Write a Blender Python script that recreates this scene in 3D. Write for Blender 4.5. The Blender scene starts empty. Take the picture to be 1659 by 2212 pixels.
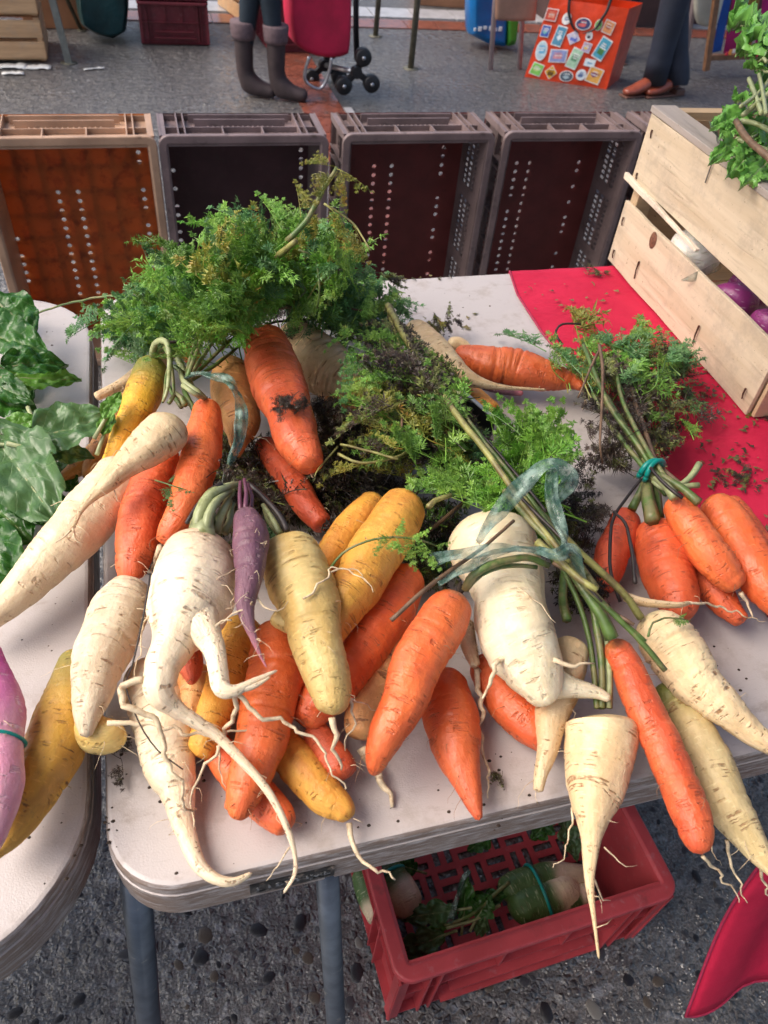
import bpy, math, random
import numpy as np
from mathutils import Vector, Matrix, noise
random.seed(7)
C = bpy.context.scene.collection
scene = bpy.context.scene
R = math.radians
# ------------------------------------------------------------------ camera
F = 1664.0; H = 1.28; T = 0.74
_v1 = np.array([-664, 1741, -1664.]); _v2 = np.array([6830, 875, -1664.])
_up = -np.cross(_v1, _v2); _up /= np.linalg.norm(_up)
_X = _v2 - _up*np.dot(_v2, _up); _X /= np.linalg.norm(_X)
_Y = np.cross(_up, _X)
RM = np.array([_X, _Y, _up])
cd = bpy.data.cameras.new('camera'); cam = bpy.data.objects.new('camera', cd); C.objects.link(cam)
cam.matrix_world = Matrix.Translation((0, 0, H)) @ Matrix(RM.tolist()).to_4x4()
cd.lens = 26; cd.sensor_fit = 'HORIZONTAL'; cd.sensor_width = 26*1659/F
cd.clip_start = 0.02; cd.clip_end = 200
cd.dof.use_dof = True; cd.dof.focus_distance = 0.72; cd.dof.aperture_fstop = 12
scene.camera = cam
# ------------------------------------------------------------------ light
SUN_EL, SUN_AZ = 50, -82      # azimuth: compass angle of the sun seen from above, 0 = +Y, clockwise positive
w = bpy.data.worlds.new('World'); scene.world = w; w.use_nodes = True
nt = w.node_tree; bg = nt.nodes['Background']
sky = nt.nodes.new('ShaderNodeTexSky'); sky.sky_type = 'NISHITA'; sky.sun_disc = False
sky.sun_elevation = R(SUN_EL); sky.sun_rotation = R(SUN_AZ); sky.dust_density = 5.0; sky.ozone_density = 1.0
nt.links.new(sky.outputs[0], bg.inputs[0]); bg.inputs[1].default_value = 0.15
sl = bpy.data.lights.new('sun', 'SUN'); sl.energy = 1.3; sl.angle = R(45); sl.color = (1, .95, .88)
so = bpy.data.objects.new('sun', sl); C.objects.link(so)
sdir = Vector((math.sin(R(SUN_AZ))*math.cos(R(SUN_EL)), math.cos(R(SUN_AZ))*math.cos(R(SUN_EL)), math.sin(R(SUN_EL))))
so.rotation_euler = (-sdir).to_track_quat('-Z', 'Y').to_euler(); so.location = (0, 0, 5)
vs = scene.view_settings; vs.view_transform = 'Standard'; vs.look = 'None'; vs.gamma = 1; vs.use_curve_mapping = False
vs.exposure = 0.84
scene.render.engine = 'CYCLES'
scene.cycles.max_bounces = 7; scene.cycles.transparent_max_bounces = 12
scene.cycles.use_denoising = True

# ------------------------------------------------------------------ helpers
# image-space surveying of the photograph (1659 x 2212 grid): a sight line is met with a real plane of the place
def _ray(x, y): return RM @ np.array([x-829.5, 1106-y, -F])
def P(x, y, z):
    d = _ray(x, y); t = (z-H)/d[2]; p = d*t; return Vector((p[0], p[1], z))
def PY(x, y, Y):
    d = _ray(x, y); t = Y/d[1]; p = d*t; return Vector((p[0], Y, H+p[2]))
def PX(x, y, X):
    d = _ray(x, y); t = X/d[0]; p = d*t; return Vector((X, p[1], H+p[2]))
def depth(p):
    c = RM.T @ np.array([p[0], p[1], p[2]-H]); return -c[2]
def px(p, wd): return wd*depth(p)/F

def thing(name, label, cat, loc=(0, 0, 0), rz=0, group=None):
    o = bpy.data.objects.new(name, None); C.objects.link(o); o.empty_display_size = .05
    o.location = loc; o.rotation_euler = (0, 0, rz); o['label'] = label; o['category'] = cat
    if group: o['group'] = group
    o.matrix_basis = Matrix.Translation(loc) @ Matrix.Rotation(rz, 4, 'Z')
    return o
def tag(o, label, cat, group=None):
    o['label'] = label; o['category'] = cat
    if group: o['group'] = group
    return o
def struct(o): o['kind'] = 'structure'; return o
def stuff(o): o['kind'] = 'stuff'; return o
class MB:
    def __init__(s): s.v = []; s.f = []; s.rc = []; s.t = []
    def add(s, vs_, fs):
        n = len(s.v); s.v += [tuple(a) for a in vs_]; s.f += [tuple(i+n for i in f) for f in fs]
        return n
    def box(s, c, d, rot=None, taper=1.0):
        hx, hy, hz = d[0]/2, d[1]/2, d[2]/2; vs_ = []
        for z, k in ((-hz, 1), (hz, taper)):
            for x, y in ((-hx, -hy), (hx, -hy), (hx, hy), (-hx, hy)):
                p = Vector((x*k, y*k, z))
                if rot is not None: p = rot @ p
                vs_.append(p+Vector(c))
        s.add(vs_, [(3, 2, 1, 0), (4, 5, 6, 7), (0, 1, 5, 4), (1, 2, 6, 5), (2, 3, 7, 6), (3, 0, 4, 7)])
        return s
    def bar(s, a, b, wd, th, up=(0, 0, 1)):
        a = Vector(a); b = Vector(b); y = (b-a); L = y.length; y.normalize()
        x = y.cross(Vector(up)).normalized(); z = x.cross(y)
        m = Matrix((x, y, z)).transposed()
        return s.box((a+b)/2, (wd, L, th), m)
    def tube(s, pts, rad, seg=8, cap=True):
        pts = [Vector(p) for p in pts]; n = len(pts)
        if not hasattr(rad, '__len__'): rad = [rad]*n
        tan = [(pts[min(i+1, n-1)]-pts[max(i-1, 0)]).normalized() for i in range(n)]
        ref = Vector((0, 0, 1)) if abs(tan[0].z) < .9 else Vector((1, 0, 0))
        x = tan[0].cross(ref).normalized(); b = len(s.v)
        for i in range(n):
            x = (x-tan[i]*x.dot(tan[i])).normalized(); y = tan[i].cross(x)
            for k in range(seg):
                a = 2*math.pi*k/seg
                s.v.append(tuple(pts[i]+(x*math.cos(a)+y*math.sin(a))*rad[i]))
        for i in range(n-1):
            for k in range(seg):
                k2 = (k+1) % seg
                s.f.append((b+i*seg+k, b+i*seg+k2, b+(i+1)*seg+k2, b+(i+1)*seg+k))
        if cap:
            s.f.append(tuple(b+k for k in reversed(range(seg)))); s.f.append(tuple(b+(n-1)*seg+k for k in range(seg)))
        return s
    def build(s, name, m, parent=None, smooth=False, bevel=0):
        me = bpy.data.meshes.new(name); me.from_pydata(s.v, [], s.f); me.update()
        if s.rc:
            a = me.attributes.new('rc', 'FLOAT_VECTOR', 'POINT'); a.data.foreach_set('vector', [c for r in s.rc for c in r])
            a = me.attributes.new('t', 'FLOAT', 'POINT'); a.data.foreach_set('value', s.t)
        me.materials.append(m)
        if smooth: me.polygons.foreach_set('use_smooth', [True]*len(me.polygons))
        return link(name, me, parent, bevel)
def link(name, me, parent=None, bevel=0):
    o = bpy.data.objects.new(name, me); C.objects.link(o)
    if parent is not None: o.parent = parent; 
    if bevel:
        b = o.modifiers.new('bevel', 'BEVEL'); b.width = bevel; b.segments = 2; b.limit_method = 'ANGLE'
    return o
def world_child(o, parent):      # geometry was written in world coordinates: keep it there
    o.parent = parent; o.matrix_parent_inverse = parent.matrix_basis.inverted(); return o

# ------------------------------------------------------------------ materials
class NT:
    def __init__(s, name):
        s.m = bpy.data.materials.new(name); s.m.use_nodes = True; s.t = s.m.node_tree
        s.p = s.t.nodes['Principled BSDF']; s.out = s.t.nodes['Material Output']
    def n(s, typ, ins={}, **kw):
        nd = s.t.nodes.new('ShaderNode'+typ)
        for k, v in kw.items(): setattr(nd, k, v)
        for k, v in ins.items():
            if isinstance(v, bpy.types.NodeSocket): s.t.links.new(v, nd.inputs[k])
            else: nd.inputs[k].default_value = v
        return nd
    def lk(s, a, b): s.t.links.new(a, b)
    def coord(s, which='Object'): return s.n('TexCoord').outputs[which]
    def noise(s, vec, scale, detail=3, rough=.55, dist=0):
        return s.n('TexNoise', {'Vector': vec, 'Scale': scale, 'Detail': detail, 'Roughness': rough, 'Distortion': dist}).outputs['Fac']
    def ramp(s, f, a, b, c0=0, c1=1):
        return s.n('MapRange', {'Value': f, 'From Min': a, 'From Max': b, 'To Min': c0, 'To Max': c1}, interpolation_type='SMOOTHSTEP').outputs[0]
    def mix(s, f, a, b):
        nd = s.t.nodes.new('ShaderNodeMix'); nd.data_type = 'RGBA'
        for i, v in ((0, f), (6, a), (7, b)):
            if isinstance(v, bpy.types.NodeSocket): s.t.links.new(v, nd.inputs[i])
            else: nd.inputs[i].default_value = v if i == 0 else tuple(v)+(1,)
        return nd.outputs[2]
    def math(s, op, a, b=0, c=0):
        nd = s.t.nodes.new('ShaderNodeMath'); nd.operation = op
        for i, v in enumerate((a, b, c)):
            if isinstance(v, bpy.types.NodeSocket): s.t.links.new(v, nd.inputs[i])
            else: nd.inputs[i].default_value = v
        return nd.outputs[0]
    def vmul(s, vec, sc, add=None):
        nd = s.n('VectorMath', {0: vec, 1: sc}, operation='MULTIPLY')
        if add is not None:
            nd = s.n('VectorMath', {0: nd.outputs[0], 1: add}, operation='ADD')
        return nd.outputs[0]
    def col(s, c): 
        if isinstance(c, bpy.types.NodeSocket): s.lk(c, s.p.inputs['Base Color'])
        else: s.p.inputs['Base Color'].default_value = tuple(c)+(1,)
        return s
    def set(s, **kw):
        for k, v in kw.items():
            k = k.replace('_', ' ').title().replace('Ior', 'IOR')
            if isinstance(v, bpy.types.NodeSocket): s.lk(v, s.p.inputs[k])
            else: s.p.inputs[k].default_value = v
        return s
    def bump(s, h, strength=.5, dist=.001):
        b = s.n('Bump', {'Height': h, 'Strength': strength, 'Distance': dist}); s.lk(b.outputs[0], s.p.inputs['Normal']); return s
    def translucent(s, colr, fac):
        tr = s.n('BsdfTranslucent'); 
        if isinstance(colr, bpy.types.NodeSocket): s.lk(colr, tr.inputs[0])
        else: tr.inputs[0].default_value = tuple(colr)+(1,)
        mx = s.n('MixShader', {0: fac}); s.lk(s.p.outputs[0], mx.inputs[1]); s.lk(tr.outputs[0], mx.inputs[2]); s.lk(mx.outputs[0], s.out.inputs[0]); return s
def simple(name, c, rough=.5, var=.25, scale=30, metallic=0, bump=0, grime=None, gs=15, gth=(.5, .7)):
    k = NT(name); co = k.coord(); n1 = k.noise(co, scale, 4)
    d = tuple(x*(1-var) for x in c); b = k.mix(k.ramp(n1, .3, .7), d, c)
    if grime:
        g = k.ramp(k.noise(co, gs, 6, .65), *gth); b = k.mix(g, b, grime)
    k.col(b).set(roughness=rough, metallic=metallic)
    if bump: k.bump(n1, .6, bump)
    return k.m

def root_mat(name, c1, c2, mark, amt=.6, shoulder=None, sh=(.02, .10), tip=None, soil=.35, rough=.42, sss=.12, freq=230):
    k = NT(name); rc = k.n('Attribute', attribute_name='rc').outputs['Vector']; t = k.n('Attribute', attribute_name='t').outputs['Fac']
    rnd = k.n('ObjectInfo').outputs['Random']; off = k.n('CombineXYZ', {0: k.math('MULTIPLY', rnd, 17.3), 1: k.math('MULTIPLY', rnd, 9.1), 2: k.math('MULTIPLY', rnd, 71.)}).outputs[0]
    co = k.coord()
    big = k.noise(k.vmul(rc, (1, 1, 22), off), 1, 3)
    base = k.mix(k.ramp(big, .35, .65), c1, c2)
    hv = k.n('HueSaturation', {'Color': base, 'Value': k.math('MULTIPLY_ADD', rnd, .3, .85), 'Hue': k.math('MULTIPLY_ADD', k.noise(off, 3.1, 0), .02, .49)}).outputs[0]
    base = k.mix(k.math('MULTIPLY', k.ramp(k.noise(k.vmul(rc, (1.3, 1.3, 40), off), 1, 5, .65), .45, .7), .30), hv, tuple(x*.55 for x in c2))
    if shoulder:
        s_ = k.ramp(k.math('ADD', t, k.math('MULTIPLY', k.math('SUBTRACT', big, .5), .15)), sh[0], sh[1], 1, 0)
        base = k.mix(s_, base, shoulder)
    if tip: base = k.mix(k.ramp(t, .72, 1.0), base, tip)
    m1 = k.noise(k.n('VectorMath', {0: k.vmul(rc, (.6, .6, freq*2.6), off), 1: k.vmul(k.n('TexNoise', {'Vector': k.vmul(rc, (2, 2, 70), off), 'Scale': 1.}).outputs['Color'], (1.2, 1.2, 1.6))}, operation='ADD').outputs[0], 1, 1, .4)
    gate = k.ramp(k.noise(k.vmul(rc, (1.6, 1.6, 90), off), 1, 3), .50, .66)
    marks = k.math('MULTIPLY', k.ramp(m1, .545, .63), gate)
    base = k.mix(k.math('MULTIPLY', marks, amt), base, mark)
    # pale fine scars
    m2 = k.ramp(k.noise(k.vmul(rc, (2, 2, freq*2.1), off), 1, 1), .62, .72)
    base = k.mix(k.math('MULTIPLY', m2, .22), base, tuple(min(1, x*1.5+.05) for x in c1))
    sp = k.ramp(k.noise(co, 520, 2), .70, .76)
    sl2 = k.math('MULTIPLY', k.ramp(k.noise(k.vmul(rc, (1.6, 1.6, 60), off), 1, 6, .75), .52, .72), .8)
    dirt = k.math('MAXIMUM', k.math('MULTIPLY', sp, .7), k.math('MULTIPLY', sl2, k.ramp(k.noise(co, 300, 3), .4, .6, .3, 1)))
    base = k.mix(k.math('MULTIPLY', dirt, soil), base, (.11, .07, .04))
    k.col(base).set(roughness=k.math('ADD', k.math('MULTIPLY', k.math('MAXIMUM', dirt, k.ramp(k.noise(k.vmul(rc, (1.5, 1.5, 60), off), 1, 4), .4, .65)), .25), rough), subsurface_weight=sss, subsurface_scale=.006)
    k.p.inputs['Subsurface Radius'].default_value = (1, .45, .2)
    hgt = k.math('SUBTRACT', k.math('MULTIPLY', k.noise(k.vmul(rc, (3, 3, freq*.8), off), 1, 3), .5), k.math('MULTIPLY', marks, .9))
    k.bump(k.math('ADD', hgt, k.math('MULTIPLY', k.noise(k.vmul(rc, (2.5, 2.5, 95), off), 1, 5, .7), .9)), .75, .0017)
    return k.m
M = {}
M['carrot'] = root_mat('carrot_skin', (.77, .165, .048), (.68, .115, .034), (.34, .08, .03), .55, (.42, .12, .03), (.0, .05), soil=.3, rough=.33, sss=.2)
M['carrot_dull'] = root_mat('carrot_skin_red', (.66, .115, .040), (.55, .078, .026), (.25, .05, .03), .6, (.3, .1, .03), (.0, .05), soil=.3, rough=.4)
M['tan'] = root_mat('tan_skin', (.64, .33, .12), (.56, .24, .08), (.2, .08, .03), .8, (.45, .3, .12), (.0, .06), soil=.3)
M['yellow'] = root_mat('yellow_skin', (.83, .43, .07), (.72, .30, .045), (.36, .15, .03), .75, (.50, .42, .10), (.0, .08), soil=.3)
M['yellow_green'] = root_mat('yellow_green_top_skin', (.84, .48, .04), (.76, .36, .03), (.2, .09, .03), .8, (.17, .17, .03), (.12, .5), soil=.7)
M['yellow_dirty'] = root_mat('ochre_skin', (.60, .33, .045), (.48, .24, .04), (.12, .05, .02), .9, (.24, .2, .04), (.05, .4), soil=.8)
M['pale_yellow'] = root_mat('pale_yellow_skin', (.70, .53, .21), (.62, .42, .13), (.33, .2, .06), .75, (.55, .46, .18), (.0, .1), soil=.35)
M['parsnip'] = root_mat('parsnip_skin', (.79, .60, .36), (.69, .48, .26), (.30, .15, .06), .9, (.62, .5, .26), (.0, .06), soil=.5)
M['parsnip_white'] = root_mat('white_parsnip_skin', (.85, .71, .50), (.77, .60, .40), (.33, .19, .1), .85, (.62, .46, .3), (.0, .16), soil=.45)
M['parsnip_green'] = root_mat('green_top_parsnip_skin', (.72, .56, .30), (.62, .46, .21), (.28, .15, .06), .85, (.20, .22, .05), (.04, .3), soil=.4)
M['white'] = root_mat('white_radish_skin', (.84, .74, .53), (.75, .61, .39), (.38, .24, .12), .45, (.70, .58, .36), (.05, .35), soil=.5, rough=.34)
M['daikon'] = root_mat('long_white_skin', (.79, .63, .42), (.74, .57, .37), (.42, .24, .12), .35, None, soil=.35, rough=.36, freq=120)
M['purple'] = root_mat('purple_skin', (.135, .055, .085), (.19, .085, .115), (.42, .28, .28), .8, (.09, .04, .05), (0, .06), tip=(.46, .15, .19), soil=.25)
M['pink'] = root_mat('pink_skin', (.60, .25, .36), (.70, .40, .46), (.8, .6, .66), .5, (.45, .05, .28), (.1, .6), soil=.2)
M['green_radish'] = root_mat('green_radish_skin', (.72, .60, .38), (.68, .5, .36), (.3, .2, .12), .3, (.06, .12, .03), (.5, .68), soil=.25)
M['turnip'] = root_mat('turnip_skin', (.84, .80, .72), (.80, .74, .66), (.4, .3, .2), .3, (.22, .025, .14), (.5, .75), soil=.25, rough=.3)
M['turnip_white'] = root_mat('white_turnip_skin', (.84, .81, .72), (.8, .76, .66), (.4, .3, .2), .2, None, soil=.25, rough=.3)
M['rootlet'] = simple('rootlet_skin', (.80, .64, .42), .6, .35, 160, grime=(.34, .2, .1), gs=140)
M['rootlet_brown'] = simple('brown_rootlet_skin', (.40, .20, .10), .6, .3, 160)
M['crown'] = simple('crown_fibre', (.05, .03, .018), .8, .5, 300, bump=.001)

def leaf_mat(name, a, b, c=None, cth=(.6, .75), rough=.38, tr=.3, ns=45):
    k = NT(name); rnd = k.n('ObjectInfo').outputs['Random']; co = k.coord()
    vec = k.vmul(co, (1, 1, 1), k.n('CombineXYZ', {0: k.math('MULTIPLY', rnd, 31.), 1: rnd, 2: rnd}).outputs[0])
    n1 = k.noise(vec, ns, 3)
    base = k.mix(k.ramp(n1, .35, .65), a, b)
    if c: base = k.mix(k.ramp(k.noise(vec, ns*.6, 3), *cth), base, c)
    base = k.n('HueSaturation', {'Color': base, 'Value': k.math('MULTIPLY_ADD', rnd, .7, .65), 'Hue': k.math('MULTIPLY_ADD', k.noise(vec, 2., 0), .06, .47)}).outputs[0]
    k.col(base).set(roughness=rough)
    k.translucent(base, tr)
    return k.m
M['frond'] = leaf_mat('carrot_leaf', (.13, .28, .045), (.24, .43, .07), (.26, .32, .05), (.62, .78), ns=6)
M['frond_blue'] = leaf_mat('bluish_carrot_leaf', (.08, .21, .07), (.15, .31, .10), ns=6)
M['frond_bright'] = leaf_mat('bright_carrot_leaf', (.12, .31, .03), (.20, .42, .05), ns=6)
M['frond_yellow'] = leaf_mat('yellowing_carrot_leaf', (.23, .26, .04), (.36, .33, .06), (.36, .19, .03), (.55, .7), ns=6)
M['frond_olive'] = leaf_mat('fading_carrot_leaf', (.11, .14, .04), (.22, .25, .06), (.045, .028, .018), (.42, .55), ns=9)
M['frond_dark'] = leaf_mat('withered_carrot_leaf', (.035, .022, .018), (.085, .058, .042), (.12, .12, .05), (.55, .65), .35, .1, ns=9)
M['frond_black'] = leaf_mat('withered_shade_black_leaf', (.014, .012, .011), (.038, .030, .025), (.06, .07, .03), (.6, .7), .45, .05, ns=9)  # withered leaf, coloured near black to carry the shade of deep hollows
M['stem'] = simple('leaf_stalk', (.11, .19, .045), .45, .5, 60, grime=(.20, .19, .08), gs=55, gth=(.45, .6))
M['stem_pale'] = simple('pale_leaf_stalk', (.40, .44, .22), .45, .4, 60, grime=(.20, .22, .08), gs=60, gth=(.5, .65))
M['stem_yellow'] = simple('yellow_leaf_stalk', (.34, .33, .10), .5, .45, 60, grime=(.16, .13, .05), gs=70, gth=(.45, .6))
M['stem_dark'] = simple('withered_leaf_stalk', (.035, .024, .022), .5, .5, 90)
M['stem_brown'] = simple('dry_brown_stalk', (.20, .12, .07), .55, .5, 90)
M['stem_purple'] = simple('purple_leaf_stalk', (.16, .05, .09), .45, .4, 90)
M['greenleaf'] = None
def broad_mat(name, a, b, vein):
    k = NT(name); rc = k.n('Attribute', attribute_name='rc').outputs['Vector']; sep = k.n('SeparateXYZ', {0: rc})
    u, v = sep.outputs[0], sep.outputs[1]; au = k.math('ABSOLUTE', u)
    mid = k.ramp(au, .025, .07, 1, 0)
    ph = k.math('FRACT', k.math('SUBTRACT', k.math('MULTIPLY', v, 7.), k.math('MULTIPLY', au, 2.6)))
    side = k.ramp(k.math('ABSOLUTE', k.math('SUBTRACT', ph, .5)), .015, .05, 1, 0)
    vo = k.n('TexVoronoi', {'Vector': k.vmul(rc, (4, 8, 1)), 'Scale': 1.3}, feature='DISTANCE_TO_EDGE').outputs[0]
    fine = k.ramp(vo, .0, .05, .06, 0)
    vn = k.math('MAXIMUM', mid, k.math('MAXIMUM', k.math('MULTIPLY', side, .75), fine))
    co = k.coord(); base = k.mix(k.ramp(k.noise(co, 50, 3), .35, .65), a, b)
    base = k.mix(k.math('MULTIPLY', vn, .5), base, vein)
    k.col(base).set(roughness=k.ramp(k.noise(co, 60, 3), .35, .65, .22, .42), specular_ior_level=.45)
    k.bump(k.math('ADD', k.ramp(vo, 0, .5), k.math('MULTIPLY', vn, -.8)), .35, .0012)
    k.translucent(base, .22); return k.m
M['broad'] = broad_mat('broad_green_leaf', (.022, .095, .012), (.042, .145, .020), (.15, .27, .08))
M['broad_back'] = broad_mat('pale_leaf_underside', (.075, .16, .055), (.10, .20, .07), (.20, .31, .14))
M['broad_bright'] = broad_mat('bright_green_leaf', (.10, .25, .03), (.14, .33, .045), (.25, .4, .12))
M['celery'] = broad_mat('celery_leaf', (.13, .34, .06), (.19, .45, .08), (.38, .56, .25))

def rub(name, c, r=.45): return simple(name, c, r, .15, 60)
M['band'] = rub('teal_rubber_band', (.0, .26, .22), .35)
# clear greenish plastic ribbon
k = NT('plastic_ribbon'); co = k.coord(); n_ = k.noise(co, 90, 4)
k.col(k.mix(k.ramp(n_, .4, .7), (.06, .13, .10), (.30, .42, .36))).set(roughness=.18)
k.bump(n_, .8, .002)
tp = k.n('BsdfTransparent'); mx = k.n('MixShader', {0: k.ramp(k.noise(co, 60, 3), .35, .7, .30, .72)})
k.lk(tp.outputs[0], mx.inputs[1]); k.lk(k.p.outputs[0], mx.inputs[2]); k.lk(mx.outputs[0], k.out.inputs[0]); M['ribbon'] = k.m

def catmull(pts, step):
    P_ = [Vector(p) for p in pts]; P_ = [P_[0]*2-P_[1]]+P_+[P_[-1]*2-P_[-2]]; out = []
    for i in range(1, len(P_)-2):
        a, b, c, d = P_[i-1:i+3]; n = max(1, int((b.xyz-c.xyz).length/step))
        for j in range(n):
            t = j/n
            out.append(.5*((2*b)+(c-a)*t+(2*a-5*b+4*c-d)*t*t+(3*b-a-3*c+d)*t*t*t))
    out.append(P_[-2]); return out
def v4(p, r): return Vector((p[0], p[1], p[2], r))
def root_geo(mb, ctrl, seed, seg=30, step=.0016, cap0=.75, cap1=.5, rings=1.0, lump=1.0, t0=0, t1=1):
    pts = catmull(ctrl, step); n = len(pts)
    pos = [Vector(p[:3])+Vector((noise.noise((i_*step*26, seed, 1)), noise.noise((i_*step*26, seed, 5)), .4*noise.noise((i_*step*26, seed, 9))))*min(.0032, p[3]*.35) for i_, p in enumerate(pts)]; rad = [max(p[3], .0004) for p in pts]
    s = [0]
    for i in range(1, n): s.append(s[-1]+(pos[i]-pos[i-1]).length)
    L = s[-1]; rr = random.Random(seed)
    a0 = rad[0]*cap0+1e-5; a1 = rad[-1]*cap1+1e-5
    seg = max(7, min(seg, int(max(rad)/.00075)+5))
    grooves = [(rr.uniform(0, L), rr.uniform(.35, 1.)*rings, rr.uniform(0, 6.28), rr.uniform(.8, 2.4)) for _ in range(int(L/.0042))]
    tan = [(pos[min(i+1, n-1)]-pos[max(i-1, 0)]).normalized() for i in range(n)]
    x = tan[0].cross(Vector((0, 0, 1))).normalized(); b = len(mb.v); so_ = seed*3.71
    for i in range(n):
        x = (x-tan[i]*x.dot(tan[i])).normalized(); y = tan[i].cross(x)
        k0 = min(1, s[i]/a0); k1 = min(1, (L-s[i])/a1)
        capf = math.sqrt(max(0, 1-(1-k0)**2))**.9*math.sqrt(max(0, 1-(1-k1)**2))
        near = [(g[1], g[2], g[3], math.exp(-((s[i]-g[0])/.0011)**2)) for g in grooves if abs(s[i]-g[0]) < .0028]
        r = rad[i]
        for k_ in range(seg):
            a = 2*math.pi*k_/seg; ca, sa = math.cos(a), math.sin(a)
            q = 1+lump*(.085*noise.noise((ca*.9+so_, sa*.9, s[i]*28+so_))+.042*noise.noise((ca*1.8, sa*1.8+so_, s[i]*90)))
            for g in near:
                q -= .042*g[0]*g[3]*max(0, min(1, (math.cos(a-g[1])+.35+.3*g[2]-.6)*1.6))
            p = pos[i]+(x*ca+y*sa)*(r*q*capf)
            mb.v.append((p.x, p.y, p.z)); mb.rc.append((ca, sa, s[i])); mb.t.append(t0+(t1-t0)*s[i]/L)
    for i in range(n-1):
        for k_ in range(seg):
            k2 = (k_+1) % seg
            mb.f.append((b+i*seg+k_, b+i*seg+k2, b+(i+1)*seg+k2, b+(i+1)*seg+k_))
    return pos, rad
def zz(z, u):
    if not hasattr(z, '__len__'): return z
    x = u*(len(z)-1); i = min(int(x), len(z)-2); return z[i]+(z[i+1]-z[i])*(x-i)
_seed = [0]
def ctrlpts(pts, z):
    out = []
    for i, (x, y, wd) in enumerate(pts):
        zc = zz(z, i/max(1, len(pts)-1)); p = P(x, y, zc); r = px(p, wd)/2
        if p.y > .21 and zc < T+r*.98 and zc > T-.005: p = P(x, y, T+r*.98); r = px(p, wd)/2
        out.append(v4(p, r))
    return out
def hair_mesh(mb, path, r0, seed, wob=.10):
    rr = random.Random(seed); pts = [Vector(p[:3]) for p in catmull([v4(p, 0) for p in path], .0035)]
    L = len(pts)
    pts = [p+Vector((noise.noise((i*.45, seed*1.3, 0)), noise.noise((i*.45, seed*1.3, 7)), noise.noise((i*.45, seed*1.3, 3))*.6))*(.004*min(1, i/4)) for i, p in enumerate(pts)]
    mb.tube(pts, [r0*(1-.75*i/max(1, L-1))*(1+.25*noise.noise((i*1.3, seed, 2))) for i in range(L)], 6)
def root(label, pts, z, mat, name='carrot', cat='carrot', branches=(), tails=(), hairs=6, parent=None, group=None, cap0=.75, cap1=.5, rings=1.0, lump=1.0, crown=False, tailmat='rootlet'):
    _seed[0] += 1; sd = _seed[0]; mb = MB(); cp = ctrlpts(pts, z)
    pos, rad = root_geo(mb, cp, sd, cap0=cap0, cap1=cap1, rings=rings, lump=lump)
    for bz, bp in branches: root_geo(mb, ctrlpts(bp, bz), sd+50, cap0=.3, rings=rings, t0=.4)
    o = mb.build(name, M[mat], None, True)
    if parent is None: tag(o, label, cat, group)
    else:
        world_child(o, parent)
        if label: o['label'] = label
    # parts sit one level below the root
    for tz, tp_, w0 in tails:
        t_ = MB(); path = [P(a, b_, zz(tz, i/max(1, len(tp_)-1))) for i, (a, b_) in enumerate(tp_)]
        hair_mesh(t_, path, px(path[0], w0)/2, sd*7+len(tp_)+w0); ho = t_.build('rootlet', M[tailmat], None, True)
        world_child_plain(ho, o)
    if hairs:
        h = MB(); rr = random.Random(sd+900)
        for j in range(hairs):
            i = rr.randrange(len(pos)//6, len(pos)-2); a = rr.uniform(0, 3.14)
            d = Vector((math.cos(a), rr.uniform(-.9, .3), math.sin(a)*.8)).normalized(); st = pos[i]+d*rad[i]*.92
            l_ = rr.uniform(.006, .022); side = Vector((rr.uniform(-1, 1), rr.uniform(-1, .3), -.4))
            hair_mesh(h, [st, st+d*l_*.35+side*l_*.2, st+d*l_*.4+side*l_*.6, st+d*l_*.3+side*l_], .00028, sd*31+j)
        ho = h.build('root_hairs', M['rootlet'] if mat not in ('carrot',) else M['rootlet_brown'], None, True); world_child_plain(ho, o); stuff(ho)
    if crown:
        k_ = MB(); rr = random.Random(sd+5); c0 = pos[0]; d0 = (pos[0]-pos[6]).normalized()
        for j in range(9):
            dd = (d0+Vector((rr.uniform(-.7, .7), rr.uniform(-.7, .7), rr.uniform(-.4, .7)))*.7).normalized()
            k_.tube([c0-d0*.003, c0+dd*.004, c0+dd*rr.uniform(.006, .011)], [.0022, .0018, .0005], 5)
        ho = k_.build('crown', M['crown'], None, True); world_child_plain(ho, o)
    return o
def world_child_plain(o, par):
    o.parent = par
    # par has identity basis itself but may live under a moved empty
    m = par.matrix_basis
    o.matrix_parent_inverse = m.inverted() if m != Matrix() else Matrix()
def stem(parent, pts, z, w0, w1, mat='stem', name='stem', seg=8):
    path = [P(a, b, zz(z, i/max(1, len(pts)-1))) for i, (a, b) in enumerate(pts)]
    sm = catmull([v4(p, 0) for p in path], .006); n = len(sm); r0, r1 = px(path[0], w0)/2, px(path[-1], w1)/2
    mb = MB(); mb.tube([Vector(p[:3])+Vector((0, 0, .001*noise.noise((i*.4, pts[0][0], 0)))) for i, p in enumerate(sm)], [(r0+(r1-r0)*i/(n-1))*(1+.12*noise.noise((i*.35, pts[0][1], 4))) for i in range(n)], 12)
    for i_ in range(n):
        c_ = sum((Vector(mb.v[i_*12+q]) for q in range(12)), Vector())/12
        for q in range(0, 12, 2): mb.v[i_*12+q] = tuple(c_+(Vector(mb.v[i_*12+q])-c_)*.80)
    o = mb.build(name, M[mat], None, True)
    if parent is not None: world_child(o, parent)
    return o
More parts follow.
